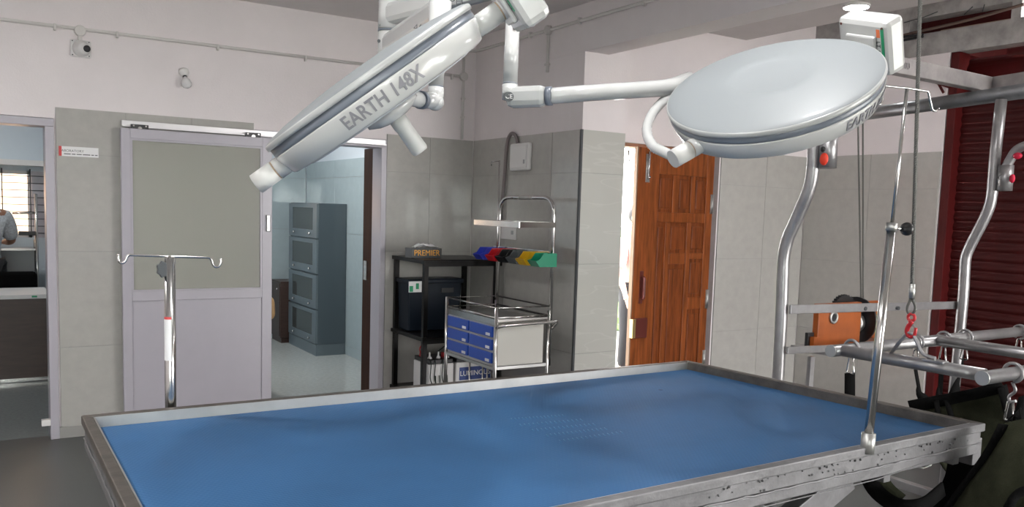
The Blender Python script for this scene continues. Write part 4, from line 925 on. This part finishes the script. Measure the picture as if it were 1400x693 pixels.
# right drop
put('drop_tube', MB().tube([D(701, 31, 2.48), D(697.5, 114, 2.48)], .0215, 20), LAMPW, mo_)
put('upper_hub', MB().tube([D(703, -12, 2.48), D(701, 28, 2.48)], .029, 20), LAMPS, mo_)
put('joint_ring', MB().tube([D(697.5, 114, 2.48), D(697.4, 115.5, 2.48)], .0225, 20), LAMPS, mo_)
A_, B_, C_, D4 = D(698, 124, 2.48), D(703, 133, 2.48), D(748, 131.5, 2.45), D(905, 121, 2.33)
put('elbow', MB().tube([D(697.4, 116, 2.48), D(697, 136, 2.48)], .0235, 20), LAMPW, mo_)
Me = (C_-B_).normalized()
eb = put('joint_housing', MB().bar(B_-Me*.022, C_, .05, .062), LAMPW, mo_, bevel=.018)
cpos = D(695.5, 132, 2.45)
put('ce_badge', MB().tube([cpos+vd*.01, cpos-vd*.004], .014, 20), DGREY, eb)
fm = Matrix(((_r.x, _u.x, -_f.x, 0), (_r.y, _u.y, -_f.y, 0), (_r.z, _u.z, -_f.z, 0), (0, 0, 0, 1)))
text('ce_mark', 'CE', .018, Matrix.Translation(cpos-vd*.005) @ fm, WPLAS, eb, .0005)
put('joint_ring', MB().tube([C_-Me*.002, C_+Me*.014], .0275, 24), LAMPS, mo_)
ringmid2 = MR2 @ V((0, -(RL+.085), 0))
put('spring_arm', MB().tube([C_, D(800, 127.5, 2.53), D(900, 121, 2.72), D(918, 119, 2.76), ringmid2], .0228, 20, r2=.030), LAMPW, mo_)
bd = D(703.5, 38, 2.458); put('badge', MB().tube([bd, bd-vd*.003], .006, 14), LOCKB, mo_)
for px, py in ((521, 15), (521, 35), (518, 56)):
    p_ = D(px, py, 2.93); put('screw', MB().tube([p_, p_-vd*.004], .006, 10), DGREY, mo_)
# arm markings
def mark(body, px, py, dep, sz):
    p_ = D(px, py, dep); text('marking', body, sz, Matrix.Translation(p_) @ fm, DGREY, mo_, .0005)
mark('46', 572, 38, 2.50, .03); mark('PH', 624, 2, 2.56, .035)

# =====================================================================
# HOIST GANTRY, WINCH, SPREADER, SLING
# =====================================================================
s_ = .93; GY = 2.6; GXl, GXr = 3.4*s_, 4.95*s_
gt = thing('hoist_gantry', 'silver pipe hoist frame with bent posts beyond the right end of the table', 'hoist frame', ((GXl+GXr)/2, GY, 0))
def gl(px, py): return P(px, py, 0, GXl)
def gr(px, py): return P(px, py, 0, GXr)
pL = [V((GXl, gl(1064, 510).y, 0)), gl(1064, 510), gl(1069, 420), gl(1071, 352), gl(1076, 328), gl(1103, 268), gl(1110, 245), gl(1112.5, 215), gl(1113, 165), gl(1113.5, 120)]
pL[0].y = gl(1064, 510).y
put('post', MB().tube(rounded(pL, .05), .0285, 20), SILVERP, gt)
pR = [V((GXr, gr(1306, 470).y, 0)), gr(1311, 470), gr(1317.5, 400), gr(1320, 352), gr(1326, 337), gr(1346, 299), gr(1354, 280), gr(1357, 262), gr(1360, 220), gr(1369, 136)]
put('post', MB().tube(rounded(pR, .05), .0285, 20), SILVERP, gt)
for pf in (pL[0], pR[0]):
    put('base_plate', MB().box(pf.x-.08, pf.x+.08, pf.y-.12, pf.y+.12, 0, .012), SILVERP, gt)
    put('foot', MB().bar((pf.x, pf.y-.45, .05), (pf.x, pf.y+.45, .05), .05, .05), SILVERP, gt, bevel=.004)
    for dy in (-.42, .42): put('caster', MB().lathe([(.022, -.012), (.026, 0), (.022, .012)], Matrix.Translation((pf.x+.04, pf.y+dy, .026)) @ Matrix.Rotation(PI/2, 4, 'Y'), 14), BLACKP, gt)
u1, u2 = gl(1078, 422.5), gr(1309, 418)
v1, v2 = gl(1074, 479), gr(1306, 470)
put('flat_rail', MB().bar(gl(1080, 423), gr(1307, 417), .012, .042), SILVERP, gt, bevel=.002)
put('flat_rail', MB().bar(gl(1076, 479), gr(1304, 468), .012, .034), SILVERP, gt, bevel=.002)
for px, py in ((1177, 421), (1222, 420.5)):
    p_ = D(px, py, (gl(1080, 423)-CAM).dot(_f)+.25); p_ = P(px, py, 1, GY+.015); put('rail_bolt', MB().tube([p_-V((0, .03, 0)), p_+V((0, .01, 0))], .010, 8), DGREY, gt)
st1 = P(1109, 490, 1, GY+.02); put('rail_strut', MB().bar((st1.x-.002, st1.y, .5), (st1.x, st1.y, st1.z+.01), .02, .03), SILVERP, gt)
# sleeves with curved arms
sA, sB = gl(1137, 184), gl(1133, 228)
sA = P(1133.5, 176, 0, GXl+.02); sB = P(1131.5, 230, 0, GXl+.02)
sl = put('side_sleeve', MB().tube([sA, sB], .038, 20), SILVERP, gt)
put('curved_arm', MB().tube(rounded([sA, P(1140, 150, 0, GXl+.03), P(1175, 110, 0, GXl+.03)], .08), .022, 14), SILVERP, gt)
pc = P(1126.5, 217.5, 0, GXl-.02); rc = put('red_cap', MB().sphere(pc, .021, 18, (.6, 1.0, 1.3)), REDCAP, sl, label='red plastic cap')
pk = P(1125, 204, 0, GXl-.02); put('bolt', MB().sphere(pk, .014, 12, (.5, .9, .9)), BLACKP, sl)
sA = P(1374, 205, 0, GXr+.02); sB = P(1371, 262, 0, GXr+.02)
sl = put('side_sleeve', MB().tube([P(1376, 226, 0, GXr), P(1373.5, 261, 0, GXr)], .037, 20), SILVERP, gt)
put('curved_arm', MB().tube(rounded([P(1376, 228, 0, GXr), P(1379, 222, 0, GXr), P(1390, 203, 0, GXr), P(1425, 192, 0, GXr)], .10), .024, 14), SILVERP, gt)
pk = P(1367, 243, 0, GXr-.035); put('bolt', MB().tube([pk, pk-vd*.008], .013, 12), BLACKP, sl)
pk = P(1384, 244, 0, GXr-.02); put('red_cap', MB().sphere(pk, .018, 14, (.6, .8, 1.3)), mat('crimson_cap', (.6, .01, .05), .4), sl, label='red plastic cap')
pk = P(1391, 213, 0, GXr-.02); put('red_cap', MB().sphere(pk, .022, 14, (.6, 1.1, .8)), MATS['crimson_cap'], sl, label='red plastic cap')
# overhead dark pipe and galvanised beams
zP = gr(1369, 136).z+.045
pa, pb2 = P(1100, 168, 2, zP), P(1420, 121.5, 2, zP)
put('overhead_pipe', MB().tube([pa, pb2], .040, 22), DPIPE, gt, label='thick dark grey overhead pipe')
zB = zP+.09
q1, q2, q3 = P(1110, 66, 2, zB), P(1354, 117, 2, zB), P(1425, 106, 2, zB)
put('overhead_beam', MB().bar(q1, q2, .06, .085), GALV, gt, bevel=.004)
put('overhead_beam', MB().bar(q2+(q3-q2)*.02, q3, .06, .085), GALV, gt, bevel=.004)
dB = (q2-q1).normalized()
mk = P(1228, 94, 1, q1.lerp(q2, .48).y-.035)
tm = Matrix.Translation(q1.lerp(q2, .40)+V((0, -.034, 0))) @ Matrix(((dB.x, 0, 0, 0), (dB.y, 0, -1, 0), (dB.z, 1, 0, 0), (0, 0, 0, 1)))
text('beam_marking', '50 X 1200', .05, tm, GALV, gt, .0012)

# winch
wy = GY+.10
wz0, wz1 = P(1160, 474, 1, wy).z, P(1160, 414, 1, wy).z
wx0, wx1 = P(1119, 440, 1, wy).x, P(1177, 440, 1, wy).x; wx2 = P(1202, 440, 1, wy+.15).x
wi = thing('rope_winch', 'orange electric rope winch mounted behind the rails of the hoist frame', 'winch', ((wx0+wx2)/2, wy, wz0))
put('gearbox', MB().box(wx0, wx1, wy, wy+.035, wz0, wz1), ORANGE, wi, bevel=.004)
put('end_plate', MB().box(wx1+.06, wx2, wy+.15, wy+.18, wz0, wz1-.02), ORANGE, wi, bevel=.003)
put('drum', MB().tube([(wx1, wy+.09, (wz0+wz1)/2+.02), (wx1+.10, wy+.09, (wz0+wz1)/2+.02)], .075, 24), BLACKP, wi)
put('drum_flange', MB().tube([(wx1+.045, wy+.07, (wz0+wz1)/2+.01), (wx1+.06, wy+.07, (wz0+wz1)/2+.01)], .125, 28), BLACKP, wi)
put('drum_core', MB().tube([(wx1+.0, wy+.05, (wz0+wz1)/2), (wx1+.04, wy+.05, (wz0+wz1)/2)], .05, 20), SATIN, wi)
gz = wz1-.035; gxc = P(1150, 410, 1, wy+.08).x
gp = []
for k in range(56):
    r_ = .095 if k % 2 else .085; t = 2*PI*k/56; gp.append((gxc+r_*math.cos(t), wy+.055, gz+r_*math.sin(t)*.75))
put('gear_wheel', MB().prism(gp, (0, .02, 0)), BLACKP, wi)
pc = P(1139, 434, 1, wy); put('port_ring', MB().tube(arc(pc-V((0, .004, 0)), .026, 0, 2*PI, (1, 0, 0), (0, 0, 1), 20)[:-1], .007, 8, closed=True), SATIN, wi)
put('port', MB().tube([pc, pc-V((0, .004, 0))], .022, 16), BLACKP, wi)
put('side_box', MB().box(P(1109, 465, 1, wy).x, wx0, wy+.02, wy+.04, wz0, wz0+.085), BLACKP, wi, bevel=.003)
put('side_plate', MB().box(P(1112, 465, 1, wy).x, wx0+.02, wy-.004, wy+.02, wz0+.01, wz0+.065), ORANGE, wi)
put('mount_bar', MB().box(wx0, wx2, wy-.06, wy+.16, wz0-.02, wz0), SILVERP, wi)
# twin rope from winch to the overhead pipe
def rope(name, pts, r, label, cat, strands=3, turns=30, par=None):
    pts = [V(p) for p in pts]; mb = MB(); a, b = pts[0], pts[-1]; L_ = (b-a).length; d = (b-a).normalized(); x = d.orthogonal().normalized(); y = d.cross(x)
    N = int(turns*8)
    for s in range(strands):
        ph = 2*PI*s/strands
        mb.tube([a+d*(L_*k/N)+(x*math.cos(ph+2*PI*turns*k/N)+y*math.sin(ph+2*PI*turns*k/N))*r*.5 for k in range(N+1)], r*.55, 5)
    return mb
ra = P(1178, 468, 1, wy+.09); 
t0_ = P(1187, 155, 1, wy+.02); t1_ = P(1195, 155, 1, wy+.02)
wr = thing('winch_rope', 'pair of thin steel ropes rising from the orange winch', 'rope', tuple(ra))
put('strand', rope('', [P(1178, 452, 1, wy+.09), V((t0_.x, wy+.09, t0_.z+.1))], .005, '', '', turns=60), ROPE, wr)
put('strand', rope('', [P(1180, 452, 1, wy+.10), V((t1_.x+.01, wy+.10, t1_.z+.1))], .005, '', '', turns=60), ROPE, wr)

# spreader
zS = 1.08
sp1, sp2 = P(1136, 480, 2, zS), P(1349, 516, 2, zS)
AX = (sp1.x+sp2.x)/2; BY, CYs = sp1.y, sp2.y
dA = P(1296, 469, 2, zS); DX = dA.x
spd = thing('hoist_spreader', 'silver rectangular pipe spreader hanging from the red hook', 'spreader frame', ((AX+DX)/2, (BY+CYs)/2, zS))
put('cross_pipe', MB().tube([(AX-.02, BY, zS), (4.75, BY+.01, zS+.005)], .0242, 18), SILVERP, spd)
put('cross_pipe', MB().tube([(AX-.0, CYs, zS), (4.75, CYs, zS)], .0242, 18), SILVERP, spd)
put('end_bar', MB().tube([(AX+.028, BY-.02, zS+.002), (AX+.05, CYs+.02, zS+.002)], .0235, 18), SILVERP, spd)
put('end_bar', MB().tube([(DX, BY-.02, zS+.006), (DX+.01, CYs+.02, zS+.004)], .0235, 18), SILVERP, spd)
for p_ in (V((AX-.021, BY, zS)), V((AX-.001, CYs, zS))): put('end_cap', MB().tube([p_-V((.006, 0, 0)), p_], .0252, 18), SATIN, spd)
hx0 = P(1244, 458, 2, zS+.13)
apx = V((AX+.035, P(1243, 470, 0, AX+.035).y, P(1243, 455, 0, AX+.035).z))
l1 = P(1217, 484, 0, AX+.035); l2 = P(1268, 490, 0, AX+.04)
put('bail', MB().tube(rounded([l1, apx+V((0, .012, 0)), apx+V((0, -.012, 0)), l2+V((0, .02, .01)), l2+V((0, -.03, .005))], .03), .0068, 10), SILVERP, spd)
put('bail_plate', MB().box(AX+.02, AX+.06, l2.y-.07, l2.y+.01, zS+.018, zS+.028), SILVERP, spd, bevel=.002)
# rope, ferrule, hook
rx = AX+.035
rtop = P(1258, -20, 0, rx); rtop = V((rx, P(1258, 0, 0, rx).y, 3.0))
r0 = P(1247, 392, 0, rx)
hr = thing('hoist_rope', 'twisted steel hoist rope ending in a ferrule and eye above the red hook', 'rope', tuple(r0))
dirr = (P(1258, 0, 0, rx)-r0).normalized(); 
put('rope', rope('', [r0, r0+dirr*((3.3-r0.z)/dirr.z)], .0075, '', '', turns=75), ROPE, hr)
put('ferrule', MB().tube([P(1246.5, 408, 0, rx), P(1247, 388, 0, rx)], .0115, 14), SATIN, hr)
ey = [P(x, y, 0, rx) for x, y in ((1246, 407), (1240.5, 419), (1240, 425), (1244, 431), (1250, 427), (1252, 420), (1247, 407))]
put('eye', MB().tube(rounded(ey, .01, 3), .0052, 8), ROPE, hr)
hk = thing('lifting_hook', 'red forged lifting hook carrying the spreader bail', 'hook', tuple(P(1244, 445, 0, rx)))
hpts = [P(x, y, 0, rx) for x, y in ((1245, 437), (1246, 441), (1241.5, 446), (1239.5, 453), (1241.5, 459), (1246, 461), (1250, 458), (1252, 452), (1252, 448))]
put('hook_body', MB().tube(rounded(hpts, .012, 4), .0100, 12, r2=.0055), RED, hk)
put('hook_eye', MB().tube(arc(P(1246, 434, 0, rx), .0135, 0, 2*PI, (0, 1, 0), (0, 0, 1), 18)[:-1], .0058, 10, closed=True), RED, hk)
put('latch', MB().bar(P(1247.5, 443, 0, rx), P(1251, 449, 0, rx), .004, .006), STEEL, hk)
put('pulley_hanger', MB().tube([r0+dirr*((3.3-r0.z)/dirr.z), r0+dirr*((3.349-r0.z)/dirr.z)], .02, 12), DGREY, hr)

# S hooks on the cross pipes, karabiners, straps
def shook(px, Y, label, drop=.11, strap=None, lean=0):
    x = P(px, 480 if Y == BY else 510, 1, Y).x
    h = thing('s_hook', label, 'hook', (x, Y, zS), 's-hooks on the spreader pipes')
    top = arc((x, Y, zS), .034, -.5*PI, 1.35*PI, (0, 1, 0), (0, 0, 1), 18)[::-1]
    top = arc((x, Y, zS+.004), .033, 1.45*PI, -.35*PI, (0, 1, 0), (0, 0, 1), 20)
    put('loop', MB().tube(top, .0062, 10), SILVERP, h)
    lo = [(x, Y+.0, zS-.030), (x+.004, Y-.015, zS-.06), (x+.006, Y+.012, zS-.085), (x+.004, Y+.004, zS-.105), (x, Y-.018, zS-.095)]
    dk2 = .10 if strap else .030
    if strap: put('lower_bend', MB().tube(rounded(lo, .014), .0055, 8), SILVERP, h)
    kc = V((x+.002, Y, zS-dk2-.035))
    kk = rounded([kc+V((0, -.008, .035)), kc+V((0, .008, .035)), kc+V((0, .017, -.035)), kc+V((0, -.017, -.035)), kc+V((0, -.008, .034))], .008, 3)
    put('snap_link', MB().tube(kk, .0042, 8), STEEL, h)
    return V((x, Y, zS-dk2-.068))
e1 = shook(1164, BY, 'galvanised s-hook nearest the left end of the far spreader pipe')
e2 = shook(1252, BY, 'galvanised s-hook behind the bail on the far spreader pipe')
e3 = shook(1289, BY, 'galvanised s-hook just left of the spreader cross joint')
e4 = shook(1318, BY, 'galvanised s-hook just right of the spreader cross joint')
e5 = shook(1392, BY, 'galvanised s-hook at the right picture edge on the far spreader pipe')
e6 = shook(1385, CYs, 'galvanised s-hook on the near spreader pipe beside its capped end', strap=True)
def band(pts, wd, th=.004, wdir=None):
    pts = rounded(pts, .08, 5); rows = []
    for i, p in enumerate(pts):
        a = pts[max(0, i-1)]; b = pts[min(len(pts)-1, i+1)]; d = (b-a).normalized(); sdv = V(wdir) if wdir else d.cross(vd)
        sdv = (sdv-d*sdv.dot(d)).normalized(); rows.append([p-sdv*wd/2, p, p+sdv*wd/2])
    return MB().sheet(rows, th, 1)
# animal sling
Yn, Yf_ = CYs+.02, BY
sg_ = thing('animal_sling', 'dark olive canvas animal sling with black webbing hanging from the spreader', 'sling', (3.3, 1.8, .5))
def sp(px, py, dep): return D(px, py, dep)
# far strap drops
put('strap', band([e1, e1+V((.01, 0, -.1)), e1+V((.05, 0, -.4))], .045), WEB, sg_)
put('strap', band([e2, sp(1258, 540, 3.5), sp(1275, 560, 3.5)], .04), WEB, sg_)
put('strap', band([e3, sp(1285, 540, 3.6), sp(1290, 565, 3.6)], .045), WEB, sg_)
put('strap', band([e4, sp(1310, 525, 3.6), sp(1298, 550, 3.6)], .045), WEB, sg_)
dq = 3.28
rows = [[sp(1244, 556, dq+.15), sp(1290, 548, dq+.1), sp(1340, 538, dq), sp(1372, 530, dq-.05)],
        [sp(1262, 590, dq+.14), sp(1300, 585, dq+.12), sp(1345, 580, dq+.06), sp(1382, 570, dq)],
        [sp(1290, 640, dq+.1), sp(1315, 640, dq+.12), sp(1350, 625, dq+.08), sp(1386, 612, dq+.02)],
        [sp(1322, 672, dq+.05), sp(1335, 655, dq+.1), sp(1352, 645, dq+.1), sp(1376, 632, dq+.06)]]
put('belly_panel', MB().sheet(rows, .006), CANVAS, sg_)
put('hem', band([sp(1243, 556, dq+.13), sp(1290, 547, dq+.08), sp(1340, 537, dq-.02), sp(1372, 528, dq-.07)], .055), WEB, sg_)
put('hem', band([sp(1370, 528, dq-.07), sp(1381, 570, dq-.03), sp(1388, 612, dq-.0)], .04), WEB, sg_)
put('strap', band([sp(1280, 548, dq+.08), sp(1284, 575, dq+.1), sp(1290, 620, dq+.1)], .022), WEB, sg_)
put('strap', band([sp(1294, 546, dq+.07), sp(1302, 575, dq+.08), sp(1318, 640, dq+.1)], .022), WEB, sg_)
rows = [[sp(1374, 578, 2.75), sp(1395, 574, 2.72), sp(1425, 570, 2.7)], [sp(1350, 622, 2.8), sp(1385, 618, 2.68), sp(1425, 612, 2.62)],
        [sp(1318, 665, 2.85), sp(1365, 668, 2.68), sp(1425, 660, 2.6)], [sp(1290, 705, 2.9), sp(1350, 712, 2.72), sp(1425, 705, 2.62)]]
put('chest_panel', MB().sheet(rows, .006), CANVAS, sg_)
put('hem', band([sp(1372, 580, 2.73), sp(1350, 622, 2.78), sp(1320, 662, 2.83), sp(1290, 703, 2.88)], .035), WEB, sg_)
put('hem', band([sp(1378, 694, 2.6), sp(1390, 674, 2.58), sp(1425, 664, 2.55)], .035), WEB, sg_)
put('strap', band([e6, sp(1393, 560, 2.85), sp(1396, 580, 2.75)], .035), WEB, sg_)
put('strap', band([sp(1388, 600, 3.0), sp(1396, 560, 2.95), sp(1402, 540, 2.9)], .05), WEB, sg_)
rows = [[sp(1296, 628, 3.05), sp(1330, 632, 3.0), sp(1355, 640, 2.95)], [sp(1292, 650, 3.05), sp(1325, 655, 3.0), sp(1345, 665, 2.95)],
        [sp(1280, 675, 3.05), sp(1310, 680, 3.0), sp(1330, 690, 2.95)], [sp(1262, 705, 3.05), sp(1290, 712, 3.0), sp(1315, 715, 2.95)]]
put('inner_panel', MB().sheet(rows, .006), WEB, sg_)
put('leg_loop', band([sp(1180, 640, 3.05), sp(1196, 672, 3.0), sp(1228, 694, 2.95), sp(1262, 692, 2.95), sp(1290, 668, 3.0)], .055, .008), WEB, sg_)
put('leg_pad', band([sp(1196, 640, 3.06), sp(1212, 668, 3.02), sp(1232, 684, 2.99)], .05, .012), CANVAS, sg_)

# =====================================================================
# ROLLER SHUTTER
# =====================================================================
XS = XE+.09
rs = thing('roller_shutter', 'dark red corrugated roller shutter in the right wall', 'shutter', (XS, 2.2, 0))
pitch = .0765; prof = []
for k in range(9):
    t = k/8; prof.append((-.012*math.sin(PI*min(1, t*1.15)), t*(pitch-.004)))
sm = MB(); sv = [(x, y, z) for y in (-.88, 1.64) for x, z in prof]; nP = len(prof)
sm.add(sv+[(v[0]+.002, v[1], v[2]) for v in sv], [(i, i+1, nP+i+1, nP+i) for i in range(nP-1)]+[(2*nP+nP+i, 2*nP+nP+i+1, 2*nP+i+1, 2*nP+i) for i in range(nP-1)], False)
sl0 = put('slat', sm, MAROON, rs, local=True); sl0.location = V((0, 0, .02))
k = 1
while .02+pitch*k < 2.62:
    c_ = sl0.copy(); COL.objects.link(c_); c_.parent = rs; c_.location = V((0, 0, .02+pitch*k)); k += 1
put('guide_rail', MB().box(XE-.012, XS+.04, 3.80, 3.868, 0, 2.935), MAROOND, rs, bevel=.004)
put('guide_rail', MB().box(XE-.012, XS+.04, 1.302, 1.36, 0, 2.66), MAROOND, rs, bevel=.004)
put('roller_drum', MB().tube([(XS+.14, 1.4, 2.78), (XS+.14, 3.82, 2.78)], .13, 20), MAROOND, rs)
put('drum_bracket', MB().box(XS-.02, XS+.2, 3.82, 3.835, 2.55, 2.93), MAROOND, rs)
put('motor_tube', MB().tube([(XS-.06, 3.45, 2.885), (XS-.06, 1.6, 2.885)], .028, 12), MAROOND, rs)
put('wall_bracket', MB().bar(P(1266, 108, 0, XE-.03), P(1298, 119, 0, XE-.03), .012, .02).bar(P(1283, 114, 0, XE-.03), P(1290, 127, 0, XE-.03), .012, .016), MAROOND, rs)
tag(put('shutter_hood', MB().box(XS+.31, XS+.33, .9, 3.44, -.05, 3.1).box(XS+.31, XS+.33, 3.44, 4.3, -.05, 3.6), MAROOND), 'dark red sheet metal hood behind the shutter roller', 'hood')
cbk = thing('ceiling_cable', 'pair of black cables running along the top of the right wall', 'cable', tuple(P(1230, 54, 0, XE-.02)))
put('cable', MB().tube([P(1140, 62, 0, XE-.02), P(1210, 53.5, 0, XE-.02), P(1262, 47, 0, XE-.02)], .010, 8), BLACKP, cbk)
put('cable', MB().tube([P(1140, 72, 0, XE-.02), P(1210, 60, 0, XE-.02), P(1262, 50, 0, XE-.02)], .010, 8), BLACKP, cbk)

# =====================================================================
# CEILING LAMPS
# =====================================================================
LB = {'right': ['round LED ceiling lamp near the far right corner, shining above the control box', 'round LED ceiling lamp over the hoist, nearer the camera'],
      'main': ['round LED ceiling lamp above the middle of the operating table', 'round LED ceiling lamp above the right end of the operating table', 'unseen round LED fill lamp added behind the camera on the left', 'unseen round LED fill lamp added left of the table, before the laboratory doorway'],
      'store': ['unseen round LED lamp added to brighten the store room'], 'laboratory': ['round LED ceiling lamp in the laboratory']}
cnt = {}
for kind, loc, wt in CEILING_LAMPS:
    i = cnt.get(kind, 0); cnt[kind] = i+1
    t = thing('ceiling_lamp', LB[kind][i], 'ceiling lamp', loc)
    M_ = Matrix.Translation(loc)
    put('body', MB().lathe([(.092, 0), (.092, -.012), (.084, -.018)], M_, 40), WPLAS, t)
    put('diffuser', MB().lathe([(.084, -.0185), (.04, -.028), (1e-5, -.030)], M_, 40), LEDM, t)
    ld_ = bpy.data.lights.new('led', 'AREA'); ld_.shape = 'DISK'; ld_.size = .11 if kind == 'main' else .17; ld_.energy = wt; ld_.color = (1, .975, .965)
    lo_ = bpy.data.objects.new('led_light', ld_); COL.objects.link(lo_); lo_.parent = t; lo_.location = (0, 0, -.042)
# daylight sampling aids in the real openings (sky portals)
def portal(loc, rot, sx, sy):
    l = bpy.data.lights.new('sky_portal', 'AREA'); l.shape = 'RECTANGLE'; l.size = sx; l.size_y = sy; l.cycles.is_portal = True
    o = bpy.data.objects.new('sky_portal', l); COL.objects.link(o); o.location = loc; o.rotation_euler = rot
portal((5.2, YF-.02, 1.25), (PI/2, 0, 0), 2.0, 2.5)
portal((XE+.1, -1.5, 1.625), (PI/2, 0, PI/2), 1.6, 1.15)
portal((1.7, 9.86, 1.6), (-PI/2, 0, 0), 1.1, .7)
